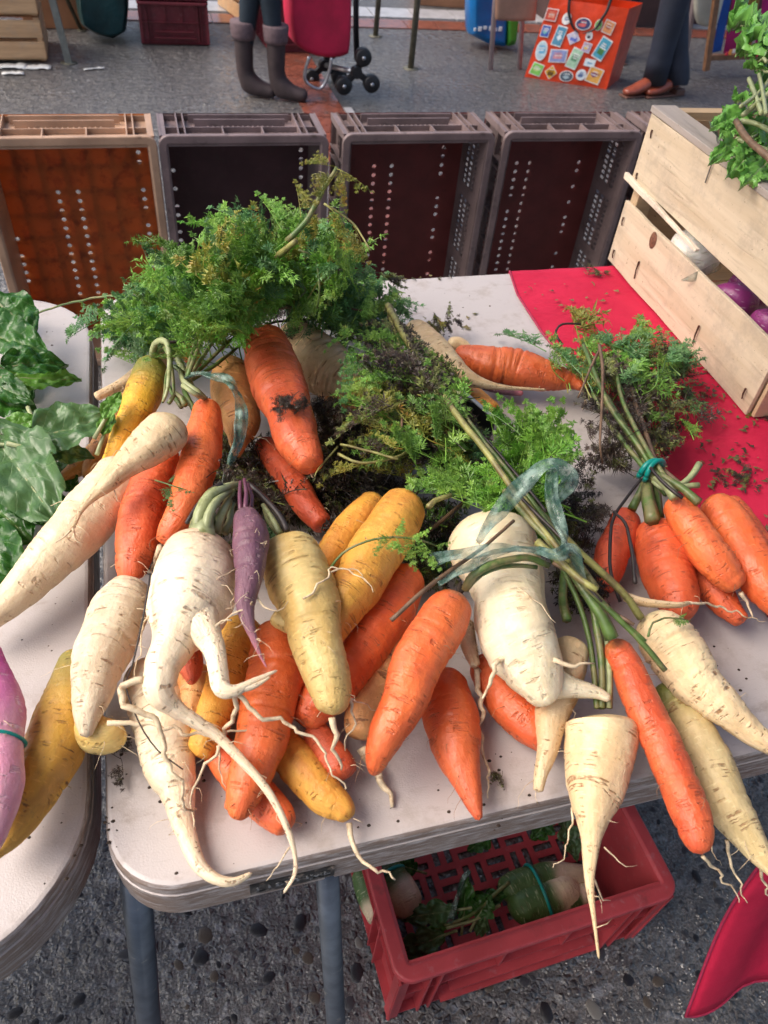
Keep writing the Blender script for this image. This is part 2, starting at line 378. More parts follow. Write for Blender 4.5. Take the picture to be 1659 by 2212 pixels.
def ribbon(parent, pts, z, wd, mat='ribbon', name='ribbon', thick=.0004, tw=0, roll=0.0):
    path = [P(a, b, zz(z, i/max(1, len(pts)-1))) for i, (a, b) in enumerate(pts)]
    ws = wd if hasattr(wd, '__len__') else [wd]*len(pts)
    sm = catmull([v4(p, px(p, ws[i])) for i, p in enumerate(path)], .003); n = len(sm); mb = MB()
    for i in range(n):
        p = Vector(sm[i][:3]); t = (Vector(sm[min(i+1, n-1)][:3])-Vector(sm[max(i-1, 0)][:3])).normalized()
        view = (Vector((0, 0, H))-p).normalized(); s_ = t.cross(Vector((0, -.35, 1))).normalized(); nn = s_.cross(t).normalized()
        a = roll+tw*i/n+.35*math.sin(i*.33); s2 = s_*math.cos(a)+nn*math.sin(a); n2 = nn*math.cos(a)-s_*math.sin(a)
        for j in range(7):
            u = j/6-.5; fold = .0011*math.sin(j*2.3+i*.21)+.0009*math.sin(i*.5+j)
            mb.v.append(tuple(p+s2*(u*sm[i][3])+n2*fold))
    for i in range(n-1):
        for j in range(6):
            a = i*7+j; mb.f.append((a, a+1, a+8, a+7))
    o = mb.build(name, M[mat], None, True)
    sol = o.modifiers.new('thickness', 'SOLIDIFY'); sol.thickness = thick
    if parent is not None: world_child(o, parent)
    return o

# ------------------------------------------------------------------ feathery leaves
def frond_mesh(seed, wilt=0.0, dense=1.0):
    rr = random.Random(seed); mb = MB(); V = Vector
    droop = rr.uniform(.1, .4); sway = rr.uniform(-.18, .18); kink = rr.uniform(-.3, .3)*wilt
    def rach(t): return V((sway*t*t+kink*math.sin(t*5), t, .12*t-droop*t*t))
    def strip(a, b, w0, w1):
        d = (b-a).normalized(); s_ = d.cross(V((0, 0, 1))).normalized()
        n0 = mb.add([a-s_*w0, a+s_*w0, b+s_*w1, b-s_*w1, a+V((0, 0, w0*1.6)), b+V((0, 0, w1*1.6))], [(0, 1, 4), (0, 4, 5, 3), (4, 1, 2, 5), (0, 3, 2, 1)])
    def lobe(p, d, nrm, l, wd):
        if wilt:
            d = (d+V((rr.uniform(-1, 1), rr.uniform(-1, 1), rr.uniform(-1.2, .6)))*wilt*.9).normalized(); wd *= 1-.3*wilt
        s_ = d.cross(nrm).normalized(); m = p+d*l*.55
        curl = nrm*(-l*rr.uniform(-.25, .55)*(1+2*wilt))
        mb.add([p, m-s_*wd+nrm*wd*.4, p+d*l+curl, m+s_*wd+nrm*wd*.4, m], [(0, 4, 1), (1, 4, 2), (0, 3, 4), (4, 3, 2)])
    pts = [rach(i/10) for i in range(11)]
    for i in range(10): strip(pts[i], pts[i+1], .0085*(1-.07*i), .0085*(1-.07*(i+1)))
    np_ = 5
    for i in range(np_+1):
        t = .26+.74*i/np_; base = rach(t); ax = (rach(min(1, t+.02))-rach(t-.02)).normalized()
        for side in (-1, 1):
            if i == np_ and side == 1: continue
            L = (.36*(1-.86*(t-.26)/.74)+.03)*rr.uniform(.75, 1.12)
            ang = R(rr.uniform(42, 64)) if i < np_ else 0
            lift = rr.uniform(-.6, .8)
            lat = ax.cross(V((0, 0, 1))).normalized()*-side*-1
            d = (ax*math.cos(ang)+lat*side*math.sin(ang)*1+V((0, 0, lift*.6))).normalized()
            nrm = V((rr.uniform(-.3, .3), rr.uniform(-.3, .3), 1)).normalized(); nrm = (nrm-d*nrm.dot(d)).normalized()
            np2 = max(2, int(L/.125*dense)); bend = rr.uniform(-.5, .1)
            if i < np_: strip(base, base+d*L*.9+V((0, 0, bend*L*.3)), .0060, .003)
            for j in range(np2+1):
                u = .22+.78*j/np2; bp = base+d*L*u*.92+V((0, 0, bend*L*.3*u*u))
                for sd_ in (-1, 1):
                    if j == np2 and sd_ == 1: continue
                    l2 = L*.42*(1-.7*u)+.022; a2 = R(rr.uniform(38, 58)) if j < np2 else 0
                    s2 = d.cross(nrm).normalized()*sd_
                    d2 = (d*math.cos(a2)+s2*math.sin(a2)+nrm*rr.uniform(-.2, .4)).normalized()
                    # a leaflet cut into narrow lobes
                    nl = 2 if l2 < .05 else 3
                    for q in range(nl):
                        uq = q/nl; pq = bp+d2*l2*uq*.8
                        if q == 0 or nl > 2 and q == 1:
                            for s3 in (-1, 1):
                                d3 = (d2*.8+d2.cross(nrm)*s3*.75+nrm*rr.uniform(-.1, .3)).normalized()
                                lobe(pq, d3, nrm, .058+l2*.22*(1-uq), .0110)
                    lobe(bp+d2*l2*.15, d2, nrm, l2*1.0+.012, .0120)
    me = bpy.data.meshes.new('frond'); me.from_pydata(mb.v, [], mb.f); me.update(); me.materials.append(M['frond']); return me
FRESH = [frond_mesh(100+i, 0) for i in range(8)]
WILT = [frond_mesh(200+i, .8) for i in range(6)]
HALF = [frond_mesh(300+i, .35) for i in range(5)]
def frond(parent, a, b, mat, kind='fresh', rr=random, wide=1.0, roll=.6, name='frond'):
    me = rr.choice({'fresh': FRESH, 'wilt': WILT, 'half': HALF}[kind])
    o = bpy.data.objects.new(name, me); C.objects.link(o)
    y = (b-a); L = y.length; y.normalize()
    z = Vector((rr.uniform(-roll, roll), rr.uniform(-roll, roll)-.25, 1)); x = y.cross(z)
    if x.length < .1: x = y.cross(Vector((1, 0, 0)))
    x.normalize(); z = x.cross(y)
    o.matrix_basis = Matrix.Translation(a) @ Matrix((x, y, z)).transposed().to_4x4() @ Matrix.Diagonal((L*wide, L, L*wide, 1))
    o.material_slots[0].link = 'OBJECT'; o.material_slots[0].material = M[mat]
    if parent is not None:
        o.parent = parent; o.matrix_parent_inverse = parent.matrix_basis.inverted()
    return o
def spray(parent, anchor, region, n, mats, lens=(.06, .11), kinds=('fresh',), seed=1, zr=(.75, .85), fan=.5, wide=1.0, roll=.7):
    """n leaves whose tips fill an ellipse (cx, cy, rx, ry) of the survey grid, each pointing away from the anchor"""
    rr = random.Random(seed); ax_, ay_, az_ = anchor; A = P(ax_, ay_, az_); cx, cy, rx, ry = region
    for i in range(n):
        a = rr.uniform(0, 6.283); q = math.sqrt(rr.random()); tx, ty = cx+rx*q*math.cos(a), cy+ry*q*math.sin(a)
        z1 = rr.uniform(*zr); tip = P(tx, ty, z1); d = tip-A
        d = (d.normalized()+Vector((rr.uniform(-1, 1), rr.uniform(-1, 1), rr.uniform(-.5, .7)))*fan).normalized()
        L = rr.uniform(*lens); b = tip; a0 = tip-d*L; a0.z = max(a0.z, T+.006)
        frond(parent, a0, b, rr.choice(mats), rr.choice(kinds), rr, wide, roll)
# ================================================================== THE SETTING
# wet exposed-aggregate concrete
k = NT('wet_aggregate_concrete'); co = k.coord()
vo = k.n('TexVoronoi', {'Vector': co, 'Scale': 95.}); vd = k.n('TexVoronoi', {'Vector': co, 'Scale': 95.}, feature='DISTANCE_TO_EDGE').outputs[0]
stone = k.n('ValToRGB', {'Fac': k.n('SeparateXYZ', {0: vo.outputs['Color']}).outputs[0]}); cr = stone.color_ramp
cr.elements[0].color = (.022, .024, .030, 1); cr.elements[1].color = (.16, .14, .125, 1); e = cr.elements.new(.55); e.color = (.06, .06, .064, 1); e = cr.elements.new(.8); e.color = (.085, .078, .07, 1)
mort = k.mix(k.ramp(k.noise(co, 260, 3), .35, .65), (.062, .058, .055), (.175, .165, .155))
big_ = k.ramp(k.noise(co, 2.2, 4), .35, .7)
gate_ = k.math('MULTIPLY', k.ramp(vd, .08, .16), k.ramp(k.n('SeparateXYZ', {0: vo.outputs['Color']}).outputs[1], .45, .55))
c_ = k.mix(gate_, mort, stone.outputs[0]); c_ = k.mix(k.math('MULTIPLY', k.ramp(k.noise(co, 30, 4, .7), .4, .62), .6), c_, (.032, .033, .037)); c_ = k.mix(k.math('MULTIPLY', big_, .35), c_, (.05, .05, .055))
sp_ = k.ramp(k.noise(co, 34, 2, .5), .60, .70); c_ = k.mix(k.math('MULTIPLY', sp_, .55), c_, (.26, .26, .27)); c_ = k.mix(k.math('MULTIPLY', k.ramp(k.noise(k.vmul(co, (1, 1, 1), (5., 3., 0)), 26, 2, .5), .60, .68), .7), c_, (.022, .024, .030))
k.col(c_).set(roughness=.45, coat_weight=k.ramp(k.noise(co, 3.1, 4), .30, .6, 1, .5), coat_roughness=.03, coat_ior=1.6)
b2 = k.n('Bump', {'Height': k.noise(co, 30, 3, .6), 'Strength': .9, 'Distance': .035}); k.lk(b2.outputs[0], k.p.inputs['Coat Normal'])
k.bump(k.math('ADD', k.math('MULTIPLY', k.ramp(vd, 0, .3), gate_), k.math('ADD', k.math('MULTIPLY', k.noise(co, 300, 3), .5), k.math('MULTIPLY', k.noise(co, 60, 4, .7), .5))), .8, .0045); M['ground'] = k.m
g = MB(); n_ = 24
xs = [-14+i*30/n_ for i in range(n_+1)]; ys = [-6+i*36/n_ for i in range(n_+1)]
g.add([(x, y, 0) for y in ys for x in xs], [(j*(n_+1)+i, j*(n_+1)+i+1, (j+1)*(n_+1)+i+1, (j+1)*(n_+1)+i) for j in range(n_) for i in range(n_)])
ground = struct(g.build('ground', M['ground']))
peb_m = []
for nm, c in (('dark', (.018, .019, .024)), ('slate', (.05, .051, .058)), ('brown', (.095, .075, .058)), ('pale', (.20, .19, .17))):
    kk = NT('pebble_'+nm); n1 = kk.noise(kk.coord(), 160, 4); kk.col(kk.mix(kk.ramp(n1, .3, .7), tuple(x*.65 for x in c), c)).set(roughness=.3).bump(n1, .3, .001); peb_m.append(kk.m)
def pebble_vf(rr, seg=8, h=.42):
    vs_ = []; ph = rr.uniform(0, 6)
    for z, r in ((-.3, 1.0), (.12, .93), (h*.8, .6)):
        for k_ in range(seg):
            a = 2*math.pi*k_/seg; q = r*(1+.13*math.sin(2*a+ph)+.07*math.sin(3*a+ph*2)); vs_.append((math.cos(a)*q, math.sin(a)*q*.75, z))
    vs_.append((0, 0, h)); f = []
    for i in range(2):
        for k_ in range(seg): k2 = (k_+1) % seg; f.append((i*seg+k_, i*seg+k2, (i+1)*seg+k2, (i+1)*seg+k_))
    for k_ in range(seg): f.append((2*seg+k_, 2*seg+(k_+1) % seg, 3*seg))
    return vs_, f
rr = random.Random(11); pms = []
for i in range(16):
    v_, f_ = pebble_vf(rr); me = bpy.data.meshes.new('pebble'); me.from_pydata(v_, [], f_); me.materials.append(peb_m[(0, 0, 1, 1, 0, 2, 1, 0, 1, 0, 3, 0, 2, 1, 2, 3)[i % 16]])
    me.polygons.foreach_set('use_smooth', [True]*len(me.polygons)); pms.append(me)
placed = []
while len(placed) < 296:
    x, y = rr.uniform(-.42, .86), rr.uniform(-.06, .40)
    r = rr.choice((.004, .0055, .007, .009, .011, .0145))
    if any((x-a)**2+(y-b)**2 < (r+c)**2*.95 for a, b, c in placed): continue
    placed.append((x, y, r)); o = bpy.data.objects.new('pebble', rr.choice(pms)); C.objects.link(o); o.parent = ground
    o.location = (x, y, 0); o.rotation_euler = (0, 0, rr.uniform(0, 6)); o.scale = (r, r, r*rr.uniform(.2, .4))
bases = [pebble_vf(rr, 6, .4) for _ in range(6)]
def peb_field(name, m, n, seed):
    rr = random.Random(seed); V_ = []; F_ = []
    for _ in range(n):
        if rr.random() < .3: x, y = rr.uniform(-1.1, 1.8), rr.uniform(-.3, 2.2)
        else: y = 2.1+5*rr.random()**1.5; x = rr.uniform(-.28*y, .9*y)
        r = rr.uniform(.003, .0085)
        if -.45 < x < .88 and -.08 < y < .42 and r > .0045: continue
        v_, f_ = rr.choice(bases); a = rr.uniform(0, 6.28); ca, sa = math.cos(a)*r, math.sin(a)*r; b = len(V_); hz = r*rr.uniform(.25, .6)
        V_ += [(x+vx*ca-vy*sa, y+vx*sa+vy*ca, vz*hz) for vx, vy, vz in v_]; F_ += [tuple(b+i for i in f) for f in f_]
    me = bpy.data.meshes.new(name); me.from_pydata(V_, [], F_); me.materials.append(m); me.polygons.foreach_set('use_smooth', [True]*len(me.polygons))
    o = link(name, me); o.parent = ground; stuff(o)
peb_field('fine_pebbles', peb_m[1], 7000, 21); peb_field('fine_dark_pebbles', peb_m[0], 4500, 22); peb_field('fine_pale_pebbles', peb_m[3], 1400, 23)
# red brick drainage strips and a pale kerb line crossing the market floor
brickm = simple('red_paving', (.23, .07, .045), .25, .4, 25, bump=.002, grime=(.1, .05, .04), gs=8)
palem = simple('pale_paving', (.42, .41, .42), .3, .25, 20, grime=(.2, .2, .2), gs=10)
def paver_row(name, a, b, wd, n, m, z):
    a = Vector(a); b = Vector(b); root_ = bpy.data.objects.new(name, None); C.objects.link(root_); struct(root_); root_.location = a
    d = (b-a)/n; L = d.length; me = MB().box((0, 0, 0), (wd, L-.008, .012)).build('paver', m, root_, bevel=.002); ang = math.atan2(d.y, d.x)-math.pi/2
    for i in range(n):
        o = me if i == 0 else bpy.data.objects.new('paver', me.data)
        if i: C.objects.link(o); o.parent = root_
        o.location = d*(i+.5)+Vector((0, 0, z)); o.rotation_euler = (0, 0, ang)
paver_row('red_paving_strip', (.83, 2.2, 0), (.83, 5.44, 0), .20, 16, brickm, .000)
paver_row('pale_kerb_strip', (.955, 3.3, 0), (.955, 3.95, 0), .04, 3, palem, .001)
paver_row('red_paving_band', (-2.2, 5.58, 0), (6.4, 5.40, 0), .20, 42, brickm, .0)
paver_row('pale_paving_band', (-2.2, 5.86, 0), (6.4, 5.68, 0), .24, 30, palem, .0)

# ---------------------------------------------------------------- folding tables
def table_mat(name, c):
    k = NT(name); co = k.coord(); sep = k.n('SeparateXYZ', {0: co}); geo = k.n('NewGeometry'); nz = k.math('ABSOLUTE', k.n('SeparateXYZ', {0: geo.outputs['Normal']}).outputs[2])
    base = k.mix(k.ramp(k.noise(co, 5, 4), .3, .7), tuple(x*.9 for x in c), c)
    d1 = k.ramp(k.noise(co, 26, 7, .7), .50, .68); base = k.mix(k.math('MULTIPLY', d1, .38), base, (.30, .24, .20))
    sp = k.ramp(k.noise(co, 190, 4, .7), .70, .78); base = k.mix(k.math('MULTIPLY', sp, .75), base, (.10, .06, .045))
    scr = k.ramp(k.noise(k.vmul(co, (1, 9, 1)), 60, 3), .64, .70); base = k.mix(k.math('MULTIPLY', scr, .22), base, (.35, .30, .27))
    edge = k.ramp(nz, .3, .8, 1, 0); str_ = k.ramp(k.noise(k.vmul(co, (14, 14, 90)), 3.2, 6, .7), .36, .56)
    hi = k.ramp(k.noise(k.vmul(co, (14, 14, 1)), .8, 4), .2, .42)
    base = k.mix(k.math('MULTIPLY', edge, k.math('MULTIPLY', str_, k.math('MULTIPLY', hi, .85))), base, (.21, .14, .10))
    st2 = k.ramp(k.noise(k.vmul(co, (26, 26, 330)), 1, 5, .75), .47, .60); base = k.mix(k.math('MULTIPLY', k.math('MULTIPLY', st2, edge), .5), base, (.13, .085, .065))
    sm = k.ramp(k.noise(k.vmul(co, (1, 2.2, 1)), 11, 7, .75), .56, .70); base = k.mix(k.math('MULTIPLY', sm, .5), base, (.24, .17, .13))
    k.col(base).set(roughness=k.math('MULTIPLY_ADD', d1, .25, .33))
    k.bump(k.math('ADD', k.noise(co, 700, 2), k.math('MULTIPLY', str_, edge)), .25, .001); return k.m
M['table'] = table_mat('grimy_white_plastic', (.54, .49, .475)); M['table2'] = table_mat('grimy_white_plastic_left', (.49, .445, .43))
M['tube'] = simple('grey_painted_tube', (.085, .10, .125), .32, .3, 50, metallic=.3, grime=(.2, .19, .18), gs=60, gth=(.6, .75))
def rrect(x0, x1, y0, y1, r, ins, seg=10):
    x0 += ins; x1 -= ins; y0 += ins; y1 -= ins; r = max(.002, r-ins); out = []
    for cx, cy, a0 in ((x1-r, y1-r, 0), (x0+r, y1-r, 90), (x0+r, y0+r, 180), (x1-r, y0+r, 270)):
        for i in range(seg+1):
            a = R(a0+90*i/seg); out.append((cx+r*math.cos(a), cy+r*math.sin(a)))
    return out
def slab(x0, x1, y0, y1, r, prof, xdiv=0):
    mb = MB(); n = None
    for ins, z in prof:
        ring = rrect(x0, x1, y0, y1, r, ins); n = len(ring); mb.v += [(x, y, z) for x, y in ring]
    for j in range(len(prof)-1):
        for i in range(n):
            i2 = (i+1) % n; mb.f.append((j*n+i, (j+1)*n+i, (j+1)*n+i2, j*n+i2))
    mb.f.append(tuple(range(n))); b = (len(prof)-1)*n; mb.f.append(tuple(b+i for i in reversed(range(n)))); return mb
PROF = [(.0045, T), (.0018, T-.0009), (.0003, T-.0035), (0, T-.006), (0, T-.0125), (.0012, T-.0130), (.0012, T-.0142), (-.0006, T-.0147), (-.0006, T-.0468), (.0015, T-.048)]
def table(x0, x1, y0, y1, r, label, m, name='folding_table'):
    t = thing(name, label, 'table', ((x0+x1)/2, (y0+y1)/2, 0))
    o = slab(x0, x1, y0, y1, r, PROF).build('tabletop', m); 
    for p_ in o.data.polygons: p_.use_smooth = len(p_.vertices) == 4
    es_ = o.modifiers.new('es', 'EDGE_SPLIT'); es_.split_angle = R(40)
    world_child(o, t); return t
tab = table(-.087, 1.76, .200, .966, .050, 'white plastic folding table under the heap of root vegetables', M['table'])
lt = table(-1.93, -.0975, .176, .972, .105, 'white plastic folding table on the left beneath the leafy greens', M['table2'])
def tleg(t, a, b, r=.0125):
    mb = MB(); mb.tube([a, b], r, 20); o = mb.build('leg', M['tube'], None, True); world_child(o, t)
    cp = MB(); cp.tube([Vector(b), Vector(b)+Vector((0, 0, .03))], r*1.25, 14); c_ = cp.build('foot_cap', simple('black_cap', (.02, .02, .02), .5), None, True); world_child_plain(c_, o); c_.matrix_parent_inverse = o.matrix_parent_inverse.inverted() if False else Matrix()
def floor_leg(t, D0, D1, z1, r=.0135):
    a = P(D0[0], D0[1], T-.045); b = P(D1[0], D1[1], z1); d = (b-a); e = a+d*((a.z)/(a.z-b.z)); tleg(t, a, e, r); return e
e1 = floor_leg(tab, (292, 1893), (322, 2212), .42, .0108)
e2 = floor_leg(tab, (706, 1870), (726, 2212), .42, .0090)
for x, y in ((-.02, .90), (1.68, .27), (1.68, .9), (1.6, .27)): tleg(tab, (x, y, T-.045), (x*1.0, y, .0))
br_ = MB(); br_.tube([(-.03, .26, .60), (-.02, .90, .60)], .009, 10); world_child(br_.build('brace', M['tube'], None, True), tab)
for x, y in ((-.35, .9), (-1.8, .25), (-1.8, .9), (-.35, .30)): tleg(lt, (x, y, T-.045), (x, y, 0))
# the moulded name plate on the front edge
pa = P(538, 1908, T-.028); pb = P(720, 1866, T-.028); yF = .1988
xa, xb = pa.x, pb.x; npm = MB(); npm.box(((xa+xb)/2, yF-.0006, T-.0300), (xb-xa, .0022, .0145)); np_ = npm.build('name_plate', simple('black_plate', (.016, .018, .021), .4, .4, 200, grime=(.2, .17, .15), gs=120), None, bevel=.0004); world_child(np_, tab)
def text_mesh(s, size, m, name, ext=.0003, bold=0):
    cu = bpy.data.curves.new(name, 'FONT'); cu.body = s; cu.size = size; cu.extrude = ext; cu.align_x = 'CENTER'; cu.align_y = 'CENTER'; cu.offset = bold
    to = bpy.data.objects.new(name, cu); C.objects.link(to); bpy.context.view_layer.update()
    me = bpy.data.meshes.new_from_object(to.evaluated_get(bpy.context.evaluated_depsgraph_get())); bpy.data.objects.remove(to)
    me.materials.clear(); me.materials.append(m); return me
lm = simple('worn_lettering', (.34, .35, .36), .5, .5, 300, grime=(.03, .03, .03), gs=160, gth=(.42, .52))
for i, ch in enumerate('LIFETIME'):
    me = text_mesh(ch, .0115, lm, 'letter', bold=.00022); o = link('letter', me); o.rotation_euler = (R(90), 0, 0)
    o.location = (xa+(i+.9)*(xb-xa)/9.0+.001, yF-.0019, T-.0300); o.scale = (1.25, 1, 1)
    o.parent = np_; o.matrix_parent_inverse = (tab.matrix_basis @ np_.matrix_parent_inverse).inverted() if False else Matrix()

# red tablecloth on the right half of the table
k = NT('red_cloth'); co = k.coord(); n1 = k.noise(co, 9, 4)
k.col(k.mix(k.ramp(n1, .3, .7), (.46, .010, .045), (.58, .018, .062))).set(roughness=.75, specular_ior_level=.25)
k.bump(k.math('ADD', k.noise(co, 14, 4), k.math('ADD', k.math('MULTIPLY', k.noise(co, 1400, 1), .06), k.math('MULTIPLY', k.noise(k.vmul(co, (1, 3, 1)), 9, 2, .5, .6), 1.2))), .6, .006); M['cloth'] = k.m
M['hem'] = simple('red_hem', (.36, .015, .06), .6, .2, 200)
CL = [(1099, 588), (1116, 640), (1165, 718), (1270, 850), (1430, 1030), (1560, 1190), (1665, 1345)]
cle = [P(a, b, T) for a, b in CL]
def clx(y):
    pts = sorted([(p.y, p.x) for p in cle])
    if y <= pts[0][0]: return pts[0][1]
    for (a, b), (c, d) in zip(pts, pts[1:]):
        if y <= c: return b+(d-b)*(y-a)/(c-a)
    return pts[-1][1]
mb = MB(); NX, NY = 90, 60; y0c, y1c = .30, .9665
def cloth_z(x, y): return T+.0016+.0022*max(0, noise.noise((x*7, y*9, 1)))+.0012*max(0, noise.noise((x*22, y*16, 5)))
for j in range(NY+1):
    y = y0c+(y1c-y0c)*j/NY; xl = clx(y)
    for i in range(NX+1):
        x = xl+(1.70-xl)*(i/NX)**1.3; mb.v.append((x, y, cloth_z(x, y)))
for i in range(NX+1):   # short overhang at the back edge
    x = clx(y1c)+(1.70-clx(y1c))*(i/NX)**1.3; mb.v.append((x, y1c+.006, T-.012)); 
for i in range(NX+1):
    x = clx(y1c)+(1.70-clx(y1c))*(i/NX)**1.3; mb.v.append((x, y1c+.012+.01*math.sin(x*30), T-.20))
for j in range(NY+2):
    for i in range(NX):
        a = j*(NX+1)+i; mb.f.append((a, a+1, a+NX+2, a+NX+1))
cloth = mb.build('tablecloth', M['cloth'], None, True); sm_ = cloth.modifiers.new('thickness', 'SOLIDIFY'); sm_.thickness = .0009
tag(cloth, 'crimson red tablecloth spread over the right end of the vegetable table', 'tablecloth')
mb = MB(); mb.tube([(clx(y0c+(y1c-y0c)*j/50)+.001, y0c+(y1c-y0c)*j/50, cloth_z(clx(y0c+(y1c-y0c)*j/50), y0c+(y1c-y0c)*j/50)+.0002) for j in range(51)], .0016, 8)
o = mb.build('hem', M['hem'], None, True); world_child_plain(o, cloth)
# hanging corner of another red cloth, nearer the camera
mb = MB(); A_ = [Vector((.66, .16, T+.004)), Vector((1.3, .15, T+.004))]
cor = P(1480, 2193, .33); e_up = P(1659, 1838, .60); lowr = P(1700, 2120, .33)
left = catmull([v4((e_up+(e_up-P(1560, 1990, .47))*.8), 0), v4(e_up, 0), v4(P(1560, 1990, .47), 0), v4(cor, 0)], .01)
low = catmull([v4(cor, 0), v4(P(1570, 2180, .325), 0), v4(P(1659, 2128, .33), 0), v4(P(1850, 2090, .335), 0), v4(P(2100, 2060, .34), 0)], .01)
nL = 24; nU = 30
def samp(c, u): x = u*(len(c)-1); i = min(int(x), len(c)-2); return Vector((c[i]+(c[i+1]-c[i])*(x-i))[:3])
for j in range(nL+1):
    v_ = j/nL; l_ = samp(left, v_)
    for i in range(nU+1):
        u = i/nU; lo = samp(low, u); top = samp(left, 0)+(lo-cor)
        p = l_+(lo-cor)*1.0; fold = .022*math.sin(u*11+1+v_*1.5)*(u**.5)*(.3+.7*v_)*min(1, (1-u)*9+.5)
        mb.v.append((p.x+.3*fold, p.y-fold, p.z))
for j in range(nL):
    for i in range(nU): a = j*(nU+1)+i; mb.f.append((a, a+1, a+nU+2, a+nU+1))
fl = mb.build('hanging_cloth', M['cloth'], None, True); s_ = fl.modifiers.new('thickness', 'SOLIDIFY'); s_.thickness = .001
tag(fl, 'crimson cloth corner hanging down in front at the lower right', 'cloth')
mb2 = MB(); mb2.tube([Vector(mb.v[j*(nU+1)])+Vector((0, -.001, 0)) for j in range(nL+1)]+[Vector(mb.v[nL*(nU+1)+i])+Vector((0, -.001, 0)) for i in range(1, nU+1)], .0016, 8)
world_child_plain(mb2.build('hem', M['hem'], None, True), fl)

# ---------------------------------------------------------------- plastic crates
def panel(xs, ys, fn, z0, z1):
    """plate in the xy plane cut into cells; fn(i, j) -> 'full' | 'open' | 'round'; real openings"""
    mb = MB()
    for i in range(len(xs)-1):
        for j in range(len(ys)-1):
            kd = fn(i, j); xa_, xb_, ya_, yb_ = xs[i], xs[i+1], ys[j], ys[j+1]
            if kd == 'full': mb.add([(xa_, ya_, z1), (xb_, ya_, z1), (xb_, yb_, z1), (xa_, yb_, z1), (xa_, ya_, z0), (xb_, ya_, z0), (xb_, yb_, z0), (xa_, yb_, z0)], [(0, 1, 2, 3), (7, 6, 5, 4)])
            elif kd == 'round':
                cx, cy = (xa_+xb_)/2, (ya_+yb_)/2; r = min(xb_-xa_, yb_-ya_)*.42
                for zz_, flip in ((z1, 0), (z0, 1)):
                    sq = []; ci = []
                    for q in range(8):
                        a = R(q*45+22.5); ci.append((cx+r*math.cos(a), cy+r*math.sin(a), zz_))
                        m_ = max(abs(math.cos(a)), abs(math.sin(a))); sq.append((cx+(xb_-xa_)/2*math.cos(a)/m_, cy+(yb_-ya_)/2*math.sin(a)/m_, zz_))
                    cn = [(xb_, yb_, zz_), (xa_, yb_, zz_), (xa_, ya_, zz_), (xb_, ya_, zz_)]
                    fs = [(q, (q+1) % 8, 8+(q+1) % 8, 8+q) for q in range(8)]
                    b = [(8, 16, 9), (10, 17, 11), (12, 18, 13), (14, 19, 15)]
                    fs = [tuple(reversed(f)) for f in fs]+[b_ for b_ in b]
                    mb.add(ci+sq+cn, fs)
    return mb
def plastic(name, c, tr=.25, gr=(.05, .035, .03), gth=(.55, .72), r=.42, dust=(.40, .33, .31)):
    k = NT(name); co = k.coord(); n1 = k.noise(co, 12, 4)
    b = k.mix(k.ramp(n1, .3, .7), tuple(x*.7 for x in c), c)
    b = k.mix(k.math('MULTIPLY', k.ramp(k.noise(co, 28, 6, .7), *gth), .75), b, gr)
    b = k.mix(k.math('MULTIPLY', k.ramp(k.noise(co, 60, 5, .7), .55, .75), .30), b, dust)
    nn = k.ramp(k.noise(co, 3, 3), .4, .6)
    k.col(b).set(roughness=k.math('MULTIPLY_ADD', n1, .2, r-.1)).bump(k.noise(co, 200, 4), .15, .001)
    if tr: k.translucent(c, tr)
    return k.m
